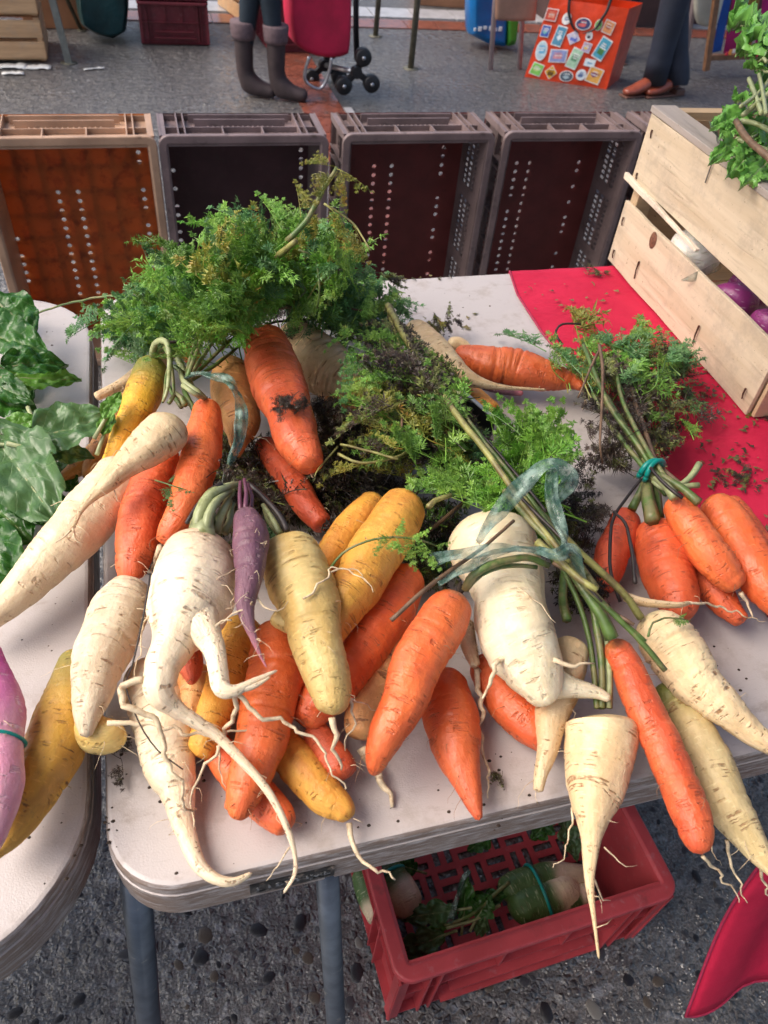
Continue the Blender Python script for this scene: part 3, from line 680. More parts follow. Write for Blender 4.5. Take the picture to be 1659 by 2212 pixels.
def crate_geo(t, w_, l_, d_, m, mfloor, holes=(), slots_side=False, floor_slots=False, seed=0, ends=True):
    """opening +z, width w_ along x, length l_ along y, depth d_"""
    rr = random.Random(seed); th = .0035
    # floor
    if floor_slots:
        nx, ny = 36, 54; xs = [-w_/2+.012+(w_-.024)*i/nx for i in range(nx+1)]; ys = [.012+(l_-.024)*j/ny for j in range(ny+1)]
        def fn(i, j):
            bi, bj = i//4, j//4; ii, jj = i % 4, j % 4
            if (bi+bj) % 2: return 'open' if (ii in (0, 2) and jj < 3) else 'full'
            return 'open' if (jj in (0, 2) and ii < 3) else 'full'
        f_ = panel(xs, ys, fn, 0, th)
    else:
        hx = sorted(set(h[0] for h in holes)); hs = .0142
        xs = [-w_/2+.003]; 
        for h in hx: xs += [h-hs/2, h+hs/2]
        xs += [w_/2-.003]; ny = 42; ys = [.003+(l_-.006)*j/(ny*2) for j in range(ny*2+1)]
        ys = []; yj = .003
        pitch = .0235
        while yj+hs < l_-.003: ys += [yj, yj+hs]; yj += pitch
        ys.append(l_-.003)
        hset = {}
        for h in holes: hset.setdefault(round(h[0], 4), []).append((h[1], h[2], h[3]))
        def fn(i, j):
            if i % 2 == 1 and j % 2 == 0:
                xc = round((xs[i]+xs[i+1])/2, 4)
                for (a, b, prob) in hset.get(xc, []):
                    if a <= ys[j] <= b and rr.random() < prob: return 'round'
            return 'full'
        f_ = panel(xs, ys, fn, 0, th)
    fo = f_.build('floor_panel', mfloor, t)
    rb = MB()      # grid of ribs on the outside of the floor
    if not floor_slots:
        for i in range(1, 7): rb.box((-w_/2+w_*i/7, l_/2, -.004), (.004, l_-.02, .007))
        for j in range(1, 10): rb.box((0, l_*j/10, -.0045), (w_-.02, .004, .006))
        for s_ in (-1, 1):
            rb.bar((s_*w_*.46, l_-.01, -.004), (s_*w_*.28, l_-.12, -.004), .005, .006)
        fr = rb.build('floor_rib', m, t)
    # walls
    for s_ in (-1, 1):
        if slots_side:
            ys2 = [0, .05]; 
            y = .05
            while y < l_-.05: ys2 += [y+.0105, y+.0145]; y += .0145
            ys2.append(l_)
            zs = [0, d_*.22, d_*.36, d_*.41, d_*.55, d_*.60, d_*.74, d_]
            def fn2(i, j):   # i along length, j along depth
                if j in (1, 3, 5) and i >= 1 and i % 2 == 1 and i < len(ys2)-3 and s_ == 1 and (i//2) % 13 < 11: return 'open'
                if s_ == -1 and j in (1, 3, 5) and i % 2 == 1 and 1 < i < len(ys2)-3 and (i//2) % 13 < 11: return 'open'
                return 'full'
            pn = panel(ys2, zs, fn2, -th/2, th/2); pn.v = [(s_*(w_/2-.017)+v[2], v[0], v[1]) for v in pn.v]; pn.build('side_wall', m, t)
        else:
            MB().box((s_*(w_/2-.017), l_/2, d_/2), (th, l_-.036, d_-.004)).build('side_wall', m, t)
    for yy in (.020, l_-.020):
        MB().box((0, yy, d_/2), (w_-.036, th, d_-.004)).build('end_wall', m, t)
    # rolled rim: rounded rectangular ring
    mb = MB(); prof = [(.0125, d_-.007), (-.003, d_-.012), (-.003, d_-.001), (-.001, d_+.0005), (.014, d_+.001), (.0185, d_-.002), (.0185, d_-.007)]
    n = 0
    for ins, z in prof:
        ring = rrect(-w_/2, w_/2, 0, l_, .022, ins, 6); n = len(ring); mb.v += [(x, y, z) for x, y in ring]
    q = len(prof)
    for j in range(q):
        j2 = (j+1) % q
        for i in range(n): i2 = (i+1) % n; mb.f.append((j*n+i, j*n+i2, j2*n+i2, j2*n+i))
    mb.build('rim', m, t, bevel=.0012)
    # outside ribs of the two end walls and long walls
    for ye, s_ in ((l_, 1), (0, -1)):
        yc = ye-s_*.0095
        for x in (-.492, -.385, -.345, .345, .385, .492): MB().box((x*w_, yc, d_*.47), (.0030, .0175, d_*.90)).build('end_rib', m, t)
        for x in (-.12, .12): MB().box((x*w_, yc-s_*.001, d_*.74), (.0030, .0150, d_*.42)).build('end_rib', m, t)
        for zf in (.52, .03): MB().box((0, yc-s_*.002, d_*zf), (w_*.97, .012, .0030)).build('end_rib', m, t)
        MB().box((0, yc, d_*.30), (w_*.56, .0185, .0035)).build('handle_bar', m, t); MB().box((0, yc+s_*.003, d_*.16), (w_*.62, .0190, .004)).build('handle_bar', m, t)
        gr_ = MB()
        for q_ in range(14): gr_.box((-.20*w_+.4*w_*q_/13, yc-s_*.006, d_*.42), (.0028, .006, d_*.14))
        stuff(gr_.build('grip_teeth', m, t))
    for s_ in (-1, 1):
        for q_ in (.0065, .13, .17, .36, .5, .64, .83, .87, .9935): MB().box((s_*(w_/2-.0085), l_*q_, d_*.46), (.0155, .0030, d_*.88)).build('side_rib', m, t)
        for zf in (.06, .62): MB().box((s_*(w_/2-.0095), l_/2, d_*zf), (.0120, l_*.97, .0030)).build('side_rib', m, t)
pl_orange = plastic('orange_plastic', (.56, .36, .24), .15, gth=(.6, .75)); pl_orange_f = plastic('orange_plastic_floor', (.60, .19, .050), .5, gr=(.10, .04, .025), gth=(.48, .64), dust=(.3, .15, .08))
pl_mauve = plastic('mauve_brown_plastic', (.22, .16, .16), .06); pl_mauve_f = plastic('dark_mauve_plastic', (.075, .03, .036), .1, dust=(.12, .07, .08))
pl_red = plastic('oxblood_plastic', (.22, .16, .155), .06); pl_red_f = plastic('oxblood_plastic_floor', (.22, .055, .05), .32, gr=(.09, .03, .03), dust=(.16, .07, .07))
h1 = [(-.052, .10, .42, 1), (-.004, .10, .42, 1), (.155, .06, .55, .8), (-.175, .10, .30, .7)]
h2 = [(-.17, .14, .46, .75), (.16, .2, .58, .6), (.03, .38, .43, .4)]
h3 = [(-.07, .08, .47, 1), (-.02, .08, .47, 1), (.125, .10, .56, .85)]
h4 = [(-.075, .08, .46, .95), (-.035, .08, .46, .95), (.12, .10, .50, .5)]
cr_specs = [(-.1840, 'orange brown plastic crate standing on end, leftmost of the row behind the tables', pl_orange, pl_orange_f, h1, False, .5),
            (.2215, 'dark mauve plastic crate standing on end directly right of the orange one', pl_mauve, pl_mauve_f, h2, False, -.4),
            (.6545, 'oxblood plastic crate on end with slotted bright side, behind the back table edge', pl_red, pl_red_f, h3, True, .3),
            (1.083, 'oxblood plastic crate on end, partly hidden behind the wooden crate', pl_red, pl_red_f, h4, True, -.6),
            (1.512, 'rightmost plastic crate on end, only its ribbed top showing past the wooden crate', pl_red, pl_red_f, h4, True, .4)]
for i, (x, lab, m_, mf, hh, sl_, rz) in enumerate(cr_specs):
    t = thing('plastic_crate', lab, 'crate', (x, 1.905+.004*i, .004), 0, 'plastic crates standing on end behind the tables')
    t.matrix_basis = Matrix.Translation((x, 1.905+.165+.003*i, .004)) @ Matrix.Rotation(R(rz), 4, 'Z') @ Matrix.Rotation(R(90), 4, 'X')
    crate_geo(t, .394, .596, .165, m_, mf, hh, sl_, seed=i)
# crate under the table
pl_b = plastic('red_crate_plastic', (.58, .075, .085), .15, gr=(.26, .06, .06), dust=(.55, .36, .38), r=.42)
bk = thing('plastic_crate', 'red plastic crate on the ground under the table front, holding green radishes', 'crate', (.372, .232, 0), R(2.2))
crate_geo(bk, .404, .60, .202, pl_b, pl_b, floor_slots=True, seed=9)
# vegetable pieces lying in that crate
for i, (lab, pts) in enumerate((('pale tipped green radish with teal band in the red crate corner', [(800, 1850, 60), (840, 1900, 80), (872, 1945, 82), (893, 1978, 72)]),
        ('pale tipped green radish half hidden by the left wall of the red crate', [(775, 1875, 40), (800, 1930, 64), (825, 1968, 70), (838, 1992, 48)]),
        ('green radish in the banded pair lying in the red crate, front one', [(1105, 1975, 70), (1160, 1950, 84), (1215, 1930, 78), (1252, 1915, 48)]),
        ('green radish in the banded pair lying in the red crate, rear one', [(1085, 1935, 60), (1150, 1905, 70), (1225, 1895, 60), (1275, 1893, 34)]),
        ('pale root end against the right wall of the red crate', [(1200, 1960, 44), (1250, 1935, 52), (1285, 1935, 44)]))):
    root(lab, pts, .075 if i != 1 else .06, 'green_radish', 'green_radish', 'radish', hairs=3, rings=.3, tails=() if i < 2 else ((.07, [(pts[-1][0]-4, pts[-1][1]+8), (pts[-1][0]-30, pts[-1][1]+22)], 5), (.09, [(pts[-1][0], pts[-1][1]), (pts[-1][0]-20, pts[-1][1]-14)], 4)), cap1=1.0)
def band(label, c, axis, r1, r2, name='rubber_band', parent=None, wr=.0026):
    c = Vector(c); a = Vector(axis).normalized(); x = a.cross(Vector((0, 0, 1))).normalized(); y = a.cross(x)
    mb = MB(); pts = [c+x*math.cos(t)*r1+y*math.sin(t)*r2+a*.002*math.sin(2*t+1) for t in [2*math.pi*i/28 for i in range(29)]]
    mb.tube(pts, wr, 8); o = mb.build(name, M['band'], None, True)
    if parent is None: tag(o, label, 'band')
    else: world_child(o, parent)
    return o
c0 = P(1160, 1932, .075); band('teal rubber band around the pair of green radishes in the red crate', c0, P(1210, 1912, .075)-c0, .043, .036)
c0 = P(838, 1897, .075); band('teal rubber band around the green radish in the left corner of the red crate', c0, P(872, 1945, .075)-c0, .028, .028)

# ---------------------------------------------------------------- broad leaves
def broad_leaf(parent, a, b, wd, mat, seed, up=(0, -.3, 1), cup=.25, wave=1.0, serr=.0, lobes=0, name='leaf', droop=.15, peti=True):
    rr = random.Random(seed); a = Vector(a); b = Vector(b); y = (b-a); L = y.length; y.normalize()
    x = y.cross(Vector(up)).normalized(); z = x.cross(y); mb = MB(); NU, NV = 14, 30
    for j in range(NV+1):
        v = j/NV; base = math.sin(math.pi*min(1, v**.8))**.75*(1-.15*v) if v < 1 else 0
        if v > .0: base = max(base, .03)
        if v > .93: base *= (1-v)/.07*.8+.2
        if lobes: base *= .62+.38*abs(math.cos(lobes*math.pi*v))**.7
        for i in range(NU+1):
            u = 2*i/NU-1; edge = 1+serr*(((v*16+.5*abs(u)) % 1)-.5)*abs(u)+.12*noise.noise((v*5, seed*2.1, 9 if u > 0 else 3))
            xx = u*base*wd/2*edge
            h = cup*abs(u)**1.5*base*wd*.5-droop*L*v*v+wave*.010*(abs(u)*noise.noise((v*6, u*1.5+seed, 2))+.8*noise.noise((v*9, u*4, seed*1.7)))*(L/.12)
            h -= .0016*math.exp(-(u/.08)**2)
            p = a+y*(L*(v+.08*abs(u)*v*(1-v)))+x*xx+z*h
            mb.v.append(tuple(p)); mb.rc.append((u*base, v, 0)); mb.t.append(v)
    for j in range(NV):
        for i in range(NU): q = j*(NU+1)+i; mb.f.append((q, q+1, q+NU+2, q+NU+1))
    o = mb.build(name, M[mat], None, True)
    if parent is not None: world_child(o, parent)
    if peti:
        mid = [Vector(mb.v[j*(NU+1)+NU//2])-z*.0012 for j in range(0, NV-4, 3)]
        s_ = MB(); s_.tube([a-y*.02]+mid, [.0022]+[.0020*(1-.85*i/len(mid)) for i in range(len(mid))], 6)
        so_ = s_.build('midrib', M['stem_pale'], None, True); so_.parent = o; 
    return o
# ================================================================== ROOT VEGETABLES
def bunch(name, label, c, cat='bunch', group=None): return thing(name, label, cat, P(*c), 0, group)
# ---- lower layer, lying on the table
root('ochre carrot under the middle of the heap, tail curving to the table edge', [(600, 1560, 50), (640, 1645, 90), (695, 1710, 86), (735, 1745, 64), (753, 1772, 36)], .76, 'yellow', 'yellow_carrot', 'carrot', tails=(((.755, .742), [(754, 1778), (768, 1830), (805, 1875), (858, 1904)], 13),), hairs=5)
root('small orange carrot wedged beneath the ochre one', [(670, 1570, 60), (705, 1625, 74), (738, 1660, 68), (752, 1680, 44)], .765, 'carrot_dull')
root('orange carrot poking out under the large one with the twin tip', [(450, 1590, 60), (500, 1660, 80), (555, 1715, 84), (600, 1765, 76), (624, 1795, 48)], .757, 'carrot')
root('short orange carrot with a pointed tip lying between parsnip root and table edge', [(965, 1450, 80), (970, 1520, 116), (983, 1600, 112), (1000, 1665, 78), (1022, 1730, 42), (1036, 1772, 14)], .762, 'carrot', hairs=8)
root('orange carrot mostly hidden beneath the forked white radish', [(1040, 1420, 70), (1085, 1500, 92), (1145, 1565, 90), (1205, 1600, 74)], .762, 'carrot')
root('parsnip with a slim blunt tip sticking out below the white radish', [(1240, 1385, 78), (1222, 1450, 88), (1200, 1530, 78), (1182, 1600, 52), (1168, 1665, 32), (1163, 1712, 22)], (.79, .765), 'parsnip', 'parsnip', 'parsnip', hairs=7)
root('tan slender root tapering to a thread between two orange carrots', [(885, 1355, 70), (833, 1450, 85), (788, 1540, 84), (780, 1600, 62)], (.775, .762), 'tan', 'parsnip', 'parsnip', tails=(((.755, .743), [(783, 1615), (805, 1655), (830, 1700), (850, 1743)], 28),), hairs=9)
root('yellowish carrot end between the legs of the forked parsnip', [(530, 1340, 84), (505, 1420, 100), (475, 1510, 92), (447, 1585, 78), (425, 1632, 52)], .770, 'yellow', 'yellow_carrot', 'carrot', hairs=6)
root('red tipped small carrot seen between the legs of the forked parsnip', [(398, 1385, 60), (405, 1425, 58), (410, 1452, 42), (414, 1478, 14)], .80, 'carrot_dull', cap1=.9)
root('brown shaded carrot under the forked parsnip', [(420, 1440, 80), (415, 1510, 76), (412, 1560, 60)], .77, 'tan')
root('ochre yellow carrot with dark blemishes on the left table', [(165, 1410, 60), (152, 1510, 112), (125, 1600, 130), (78, 1700, 112), (20, 1790, 80), (-30, 1850, 44)], .768, 'yellow_dirty', 'yellow_carrot', 'carrot', hairs=5, tails=(((.76, .745), [(135, 1665), (140, 1690), (148, 1708)], 6),))
root('stubby greenish yellow root end beside the short parsnip', [(170, 1560, 60), (205, 1588, 80), (240, 1583, 84), (262, 1562, 62)], .775, 'pale_yellow', 'yellow_carrot', 'carrot', tails=(((.80, .80, .80), [(232, 1562), (330, 1565), (430, 1588), (500, 1580), (572, 1572)], 13),), cap1=.9)
root('parsnip lowest on the left with its thin tail curled at the table edge', [(300, 1430, 74), (333, 1510, 122), (355, 1590, 128), (368, 1660, 106), (386, 1730, 68), (400, 1795, 46), (426, 1862, 32), (462, 1896, 24), (503, 1905, 19), (545, 1886, 9)], (.772, .752, .748), 'parsnip_white', 'parsnip', 'parsnip', hairs=10, rings=1.3)
root('pale brown root behind the broad leaves, tip pointing down left', [(260, 940, 50), (215, 975, 52), (170, 1008, 40), (132, 1032, 18)], .765, 'tan', 'parsnip', 'parsnip', hairs=4)
root('long pale root slanting behind the greens toward the left table', [(385, 742, 40), (330, 785, 38), (270, 828, 30), (205, 858, 18)], .768, 'parsnip', 'parsnip', 'parsnip', hairs=4)
root('second long pale root beside the green topped yellow carrot', [(275, 860, 50), (235, 930, 50), (205, 990, 40), (185, 1030, 20)], .768, 'tan', 'parsnip', 'parsnip')
root('deep orange carrot in the dark hollow below the broken one', [(568, 955, 50), (608, 1015, 62), (655, 1075, 64), (698, 1140, 48)], .772, 'carrot_dull')
root('fat cream root with brown cracks behind the broken orange carrot', [(628, 722, 92), (672, 770, 124), (725, 812, 118), (790, 845, 80)], .785, 'parsnip', 'parsnip', 'parsnip', rings=2.)
root('cream root in shadow under the withered leaves', [(720, 850, 80), (770, 880, 96), (830, 905, 70)], .765, 'tan', 'parsnip', 'parsnip')
root('yellow root showing below the black tray edge', [(975, 838, 44), (1020, 862, 56), (1070, 895, 44)], .765, 'yellow', 'yellow_carrot', 'carrot')
root('purple root tip under the pale parsnip tail', [(1040, 832, 18), (1090, 842, 22), (1130, 850, 12)], .760, 'purple', 'purple_carrot', 'carrot', hairs=0)
root('small white root behind the pale parsnip', [(965, 745, 34), (990, 748, 36), (1015, 758, 20)], .76, 'parsnip', 'parsnip', 'parsnip', hairs=0)
root('orange carrot with a wrinkled back and thin curled tail beside the pale parsnip', [(980, 765, 40), (1040, 783, 74), (1115, 797, 86), (1180, 812, 66), (1232, 825, 34), (1260, 838, 16)], .775, 'carrot', tails=(((.765, .745), [(1258, 838), (1268, 858), (1262, 885)], 12),), rings=2., hairs=9)
root('pale parsnip with a long thin tail lying over the wrinkled orange carrot', [(885, 708, 52), (920, 750, 84), (962, 788, 72), (1002, 813, 42), (1050, 830, 20), (1100, 838, 10), (1180, 842, 4)], (.80, .80, .79), 'parsnip', 'parsnip', 'parsnip', hairs=6)
root('green shouldered parsnip hanging over the table edge at the right', [(1425, 1480, 74), (1470, 1550, 100), (1528, 1650, 104), (1580, 1750, 94), (1625, 1822, 66), (1662, 1870, 40), (1700, 1912, 15)], .765, 'parsnip_green', 'parsnip', 'parsnip', tails=(((.75, .72), [(1570, 1815), (1582, 1865), (1608, 1955)], 9), ((.75, .70), [(1645, 1850), (1648, 1900), (1662, 1960)], 9), ((.75, .73), [(1528, 1800), (1545, 1850), (1560, 1870)], 4)), hairs=8)
root('thin hanging rootlet root between the orange carrots', [(1003, 1340, 40), (1016, 1400, 34), (1028, 1440, 22)], .785, 'parsnip', 'parsnip', 'parsnip', tails=(((.775, .765, .75), [(1028, 1440), (1038, 1500), (1042, 1590), (1056, 1727)], 14), ((.78, .765), [(1022, 1420), (1040, 1450), (1060, 1460)], 8)), hairs=5)
root('thin pale root trailing right across the banded orange carrots', [(1345, 1288, 22), (1395, 1302, 20), (1460, 1307, 14), (1490, 1302, 9)], (.80, .805, .80), 'parsnip', 'parsnip', 'parsnip', tails=(((.80, .775), [(1488, 1302), (1560, 1312), (1659, 1346)], 7),), hairs=4)
# ---- middle layer
root('orange carrot slanting beneath the bright yellow one', [(892, 1232, 74), (852, 1300, 104), (797, 1385, 114), (737, 1460, 104), (690, 1515, 92), (652, 1568, 62)], (.79, .785, .775), 'carrot', hairs=9)
root('broad orange carrot with a twin tip in the middle of the heap', [(598, 1350, 80), (600, 1430, 124), (582, 1520, 122), (557, 1610, 112), (536, 1685, 94), (520, 1740, 62), (512, 1768, 30)], (.79, .785, .77), 'carrot', hairs=10, branches=((.775, [(505, 1715, 26), (497, 1738, 24), (494, 1752, 15)]),))
root('yellow orange carrot lying behind the bright yellow one', [(818, 1078, 60), (770, 1130, 80), (727, 1185, 78), (690, 1240, 66), (668, 1292, 40)], .80, 'yellow', 'yellow_carrot', 'carrot')
root('long thick pale root slanting to the left edge under the cream parsnip', [(278, 1005, 108), (218, 1088, 122), (150, 1165, 116), (78, 1238, 94), (0, 1318, 66), (-60, 1375, 30)], (.800, .785, .765), 'daikon', 'long_white_root', 'root', hairs=3, rings=.5)
root('orange red carrot standing behind the short parsnip, blunt end down', [(368, 975, 64), (334, 1030, 90), (309, 1105, 98), (294, 1175, 88), (290, 1232, 66), (290, 1256, 50)], (.80, .80, .785), 'carrot_dull', hairs=9, rings=1.3)
root('short ribbed parsnip lying left of the forked one', [(290, 1262, 92), (266, 1310, 124), (238, 1370, 124), (212, 1440, 110), (196, 1510, 82), (188, 1560, 50), (187, 1594, 20)], (.79, .80, .79), 'parsnip_white', 'parsnip', 'parsnip', hairs=18, rings=1.8)
# ---- top layer
root('bright yellow carrot lying uppermost on the orange ones', [(888, 1078, 86), (852, 1135, 112), (802, 1210, 116), (757, 1280, 106), (725, 1345, 84), (703, 1395, 52)], (.825, .822, .81), 'yellow', 'yellow_carrot', 'carrot', crown=True, hairs=6, tails=(((.845, .845, .84), [(708, 1238), (735, 1225), (768, 1232), (792, 1258)], 5),))
root('broken orange carrot with dark leaf scraps round its crack at the top of the heap', [(566, 728, 88), (590, 795, 118), (614, 858, 116), (623, 885, 102), (636, 930, 100), (658, 975, 84), (672, 1010, 52)], (.84, .845, .84), 'carrot', hairs=8, rings=1.2, tails=(((.815, .82), [(674, 1022), (676, 1034)], 8),))
FR = root('big forked white radish with a nose like tip, centre right', [(1050, 1130, 130), (1062, 1180, 188), (1085, 1235, 172), (1103, 1290, 154), (1112, 1335, 162), (1128, 1395, 160), (1152, 1450, 134), (1178, 1495, 84), (1192, 1515, 50)], (.815, .815, .80), 'white', 'white_radish', 'radish', branches=((.80, [(1140, 1425, 100), (1185, 1468, 84), (1235, 1485, 48), (1285, 1496, 30), (1320, 1511, 16)]),), tails=(((.82, .815), [(1100, 1412), (1070, 1440), (1044, 1508)], 17), ((.83, .83), [(1195, 1425), (1230, 1437), (1286, 1432)], 13), ((.845, .84), [(1118, 1270), (1160, 1300), (1200, 1345)], 4)), hairs=8, rings=.5, cap0=.9)
# ---- bunch tied at the upper left
ub = bunch('carrot_bunch', 'bunch of yellow, orange and tan carrots tied with clear ribbon at the upper left', (430, 800, .80))
root('yellow carrot with a soiled green shoulder', [(332, 783, 62), (316, 838, 82), (294, 892, 72), (264, 950, 56), (235, 1000, 40), (212, 1040, 24)], (.815, .81, .79), 'yellow_green', 'yellow_carrot', parent=ub, crown=True, hairs=4)
root('orange carrot with a brown tail', [(446, 872, 56), (441, 935, 76), (426, 1020, 86), (399, 1095, 76), (369, 1146, 58), (350, 1176, 32)], (.835, .83, .81), 'carrot', 'carrot', parent=ub, crown=True, hairs=10, tails=(((.805, .785), [(348, 1180), (336, 1205), (330, 1238)], 16),))
root('tan carrot behind the ribbon', [(498, 790, 78), (508, 850, 102), (518, 910, 84), (516, 955, 42), (512, 985, 14)], .80, 'tan', 'carrot', parent=ub, hairs=10)
root('orange shoulder between the leaf stalks', [(400, 742, 36), (412, 762, 40), (425, 785, 34)], .80, 'carrot', 'carrot', parent=ub, hairs=0)
for pts, z, a, b, m in (([(330, 768), (336, 742), (358, 738), (366, 775), (362, 840), (352, 868)], (.83, .85, .86, .85, .84), 17, 7, 'stem_pale'), ([(335, 765), (350, 748), (362, 762), (372, 800), (376, 850)], (.83, .85, .85, .84), 12, 6, 'stem'),
        ([(440, 860), (425, 845), (398, 825), (388, 800)], (.84, .85, .84), 16, 10, 'stem_pale'), ([(445, 862), (420, 850), (395, 832)], (.845, .86, .86), 10, 12, 'stem_pale'), ([(436, 860), (415, 838), (392, 790), (384, 775)], .83, 14, 16, 'stem_pale'),
        ([(405, 815), (430, 745), (450, 690), (475, 640)], (.85, .87, .88), 11, 6, 'stem'), ([(408, 815), (445, 760), (480, 715), (520, 660)], (.845, .86, .87), 10, 5, 'stem'), ([(412, 818), (460, 770), (505, 730), (560, 690)], .84, 10, 6, 'stem'),
        ([(415, 820), (470, 785), (520, 745)], .83, 10, 6, 'stem'), ([(402, 812), (415, 760), (430, 710), (445, 650)], (.84, .87, .89), 9, 5, 'stem'), ([(400, 875), (392, 860), (380, 850), (365, 870)], .84, 14, 10, 'stem'), ([(420, 885), (405, 860), (396, 835), (400, 805)], .835, 14, 10, 'stem'),
        ([(392, 880), (372, 850), (360, 830), (352, 870)], .83, 10, 6, 'stem'), ([(395, 805), (370, 790), (360, 812), (355, 860)], .84, 10, 6, 'stem')): stem(ub, pts, z, a, b, m)
ribbon(ub, [(400, 812), (440, 808), (490, 820), (512, 850), (522, 890), (518, 930), (505, 985), (492, 1010), (480, 1045)], (.85, .86, .87, .87, .86, .85, .84), [16, 22, 26, 24, 28, 30, 22, 8, 4], roll=.2, tw=.5)
root('cream parsnip with a forked thread tip, uppermost at the left', [(388, 910, 90), (352, 940, 100), (312, 972, 86), (276, 1003, 62), (237, 1040, 42), (202, 1070, 25), (175, 1103, 12), (157, 1143, 8)], (.862, .855, .84, .82), 'parsnip', 'parsnip', 'parsnip', hairs=9, cap0=.95, tails=(((.822, .815), [(158, 1140), (140, 1158), (116, 1170)], 7), ((.822, .815), [(157, 1140), (162, 1160), (181, 1168)], 7), ((.84, .83), [(237, 1040), (250, 1070), (265, 1090)], 4), ((.82, .81), [(182, 1088), (140, 1080), (108, 1090)], 4)))
# ---- bunch in the middle: forked parsnip, purple carrot, pale yellow carrot
mbn = bunch('mixed_root_bunch', 'central bunch of forked white parsnip, purple carrot and pale yellow carrot', (520, 1040, .82))
root('white parsnip forked into two legs with a long bent tail', [(436, 1172, 120), (428, 1217, 168), (417, 1277, 182), (402, 1330, 172), (378, 1385, 104), (352, 1440, 80), (347, 1490, 68), (380, 1528, 40), (425, 1560, 30), (478, 1598, 24), (550, 1674, 19), (597, 1740, 16), (626, 1802, 14), (638, 1850, 10), (636, 1890, 9), (612, 1930, 6)], (.84, .84, .835, .81, .79, .765), 'parsnip_white', 'parsnip', parent=mbn, rings=1.1, cap0=.55,
     branches=((.845, [(425, 1310, 110), (443, 1355, 78), (462, 1402, 50), (467, 1445, 42), (476, 1484, 40), (508, 1492, 26), (558, 1468, 13), (600, 1448, 5)]), (.845, [(503, 1492, 18), (548, 1484, 12), (585, 1462, 5)])),
     tails=(((.84, .835, .82, .80, .77), [(310, 1468), (270, 1480), (262, 1515), (325, 1545), (348, 1580), (360, 1640), (395, 1700), (398, 1745), (425, 1748)], 18), ((.84, .80, .775), [(505, 1492), (512, 1530), (490, 1575), (455, 1640), (422, 1700), (420, 1780)], 13), ((.84, .82, .80), [(515, 1500), (560, 1545), (625, 1565), (690, 1610), (715, 1660), (750, 1710)], 12),
            ((.79, .775), [(470, 1610), (478, 1660), (490, 1710)], 7), ((.86, .85), [(500, 1340), (470, 1345), (455, 1370)], 5), ((.84, .83), [(330, 1300), (312, 1350), (295, 1430), (285, 1470)], 5), ((.76, .75), [(626, 1830), (600, 1870), (578, 1900)], 5)), hairs=16)
mp = root('purple carrot with a pinkish thread tip', [(527, 1105, 48), (540, 1150, 78), (540, 1200, 73), (533, 1255, 58), (533, 1310, 40), (543, 1362, 22), (560, 1410, 9), (576, 1442, 4)], (.862, .862, .86, .855), 'purple', 'purple_carrot', parent=mbn, hairs=18, rings=2., tails=(((.865, .86), [(545, 1300), (520, 1325), (490, 1335), (462, 1358)], 6), ((.86, .86), [(555, 1290), (575, 1318), (600, 1318), (622, 1300)], 6)))
root('pale yellow carrot with a knobbly side and twin thread tips', [(620, 1165, 104), (636, 1205, 136), (651, 1265, 146), (671, 1330, 130), (690, 1400, 112), (706, 1460, 100), (714, 1515, 78), (717, 1545, 44)], (.835, .83, .82), 'pale_yellow', 'pale_yellow_carrot', parent=mbn, hairs=14, rings=1.2, cap1=.8,
     branches=((.825, [(640, 1350, 50), (610, 1338, 44), (592, 1328, 34)]), (.815, [(655, 1410, 30), (632, 1402, 24)])), tails=(((.82, .79), [(717, 1550), (728, 1620), (736, 1665)], 16), ((.82, .80), [(748, 1500), (764, 1545), (750, 1620)], 9), ((.855, .855), [(655, 1293), (690, 1270), (715, 1235), (745, 1228), (778, 1245), (802, 1275)], 6), ((.82, .79), [(752, 1505), (790, 1525), (833, 1535)], 5)))
for pts, z, a, b, m in (([(425, 1160), (432, 1110), (455, 1070), (490, 1052), (520, 1045)], (.855, .87, .87, .85), 34, 12, 'stem_pale'), ([(445, 1155), (450, 1115), (470, 1080), (500, 1060)], (.86, .875, .86), 24, 12, 'stem_pale'), ([(465, 1150), (475, 1120), (490, 1090), (505, 1060)], (.855, .865, .85), 24, 14, 'stem_pale'),
        ([(485, 1150), (497, 1125), (500, 1095), (515, 1065)], .85, 20, 12, 'stem_pale'), ([(412, 1160), (420, 1120), (440, 1085), (470, 1055)], (.845, .86, .86), 16, 10, 'stem'), ([(440, 1165), (440, 1140), (455, 1110)], .86, 60, 30, 'stem_pale'),
        ([(403, 1130), (425, 1095), (455, 1060), (480, 1045)], (.865, .87), 9, 14, 'stem_dark'), ([(520, 1105), (518, 1070), (520, 1040)], .865, 12, 9, 'stem_purple'), ([(530, 1102), (532, 1065), (528, 1035)], .868, 12, 9, 'stem_purple'), ([(540, 1105), (545, 1075), (535, 1045)], .862, 10, 8, 'stem_purple'),
        ([(612, 1150), (590, 1110), (575, 1080), (545, 1055)], .845, 22, 14, 'stem_dark'), ([(604, 1152), (585, 1115), (568, 1090)], .85, 16, 10, 'stem_pale'), ([(620, 1146), (605, 1115), (560, 1065), (530, 1040)], .855, 14, 12, 'stem_dark'), ([(600, 1150), (578, 1120), (570, 1095)], .84, 14, 10, 'stem')): stem(mbn, pts, z, a, b, m)
spray(mbn, (520, 1060, .84), (515, 1020, 55, 30), 12, ['frond_olive', 'frond_dark', 'frond_olive'], (.03, .06), ('half', 'wilt'), 5, (.83, .87))
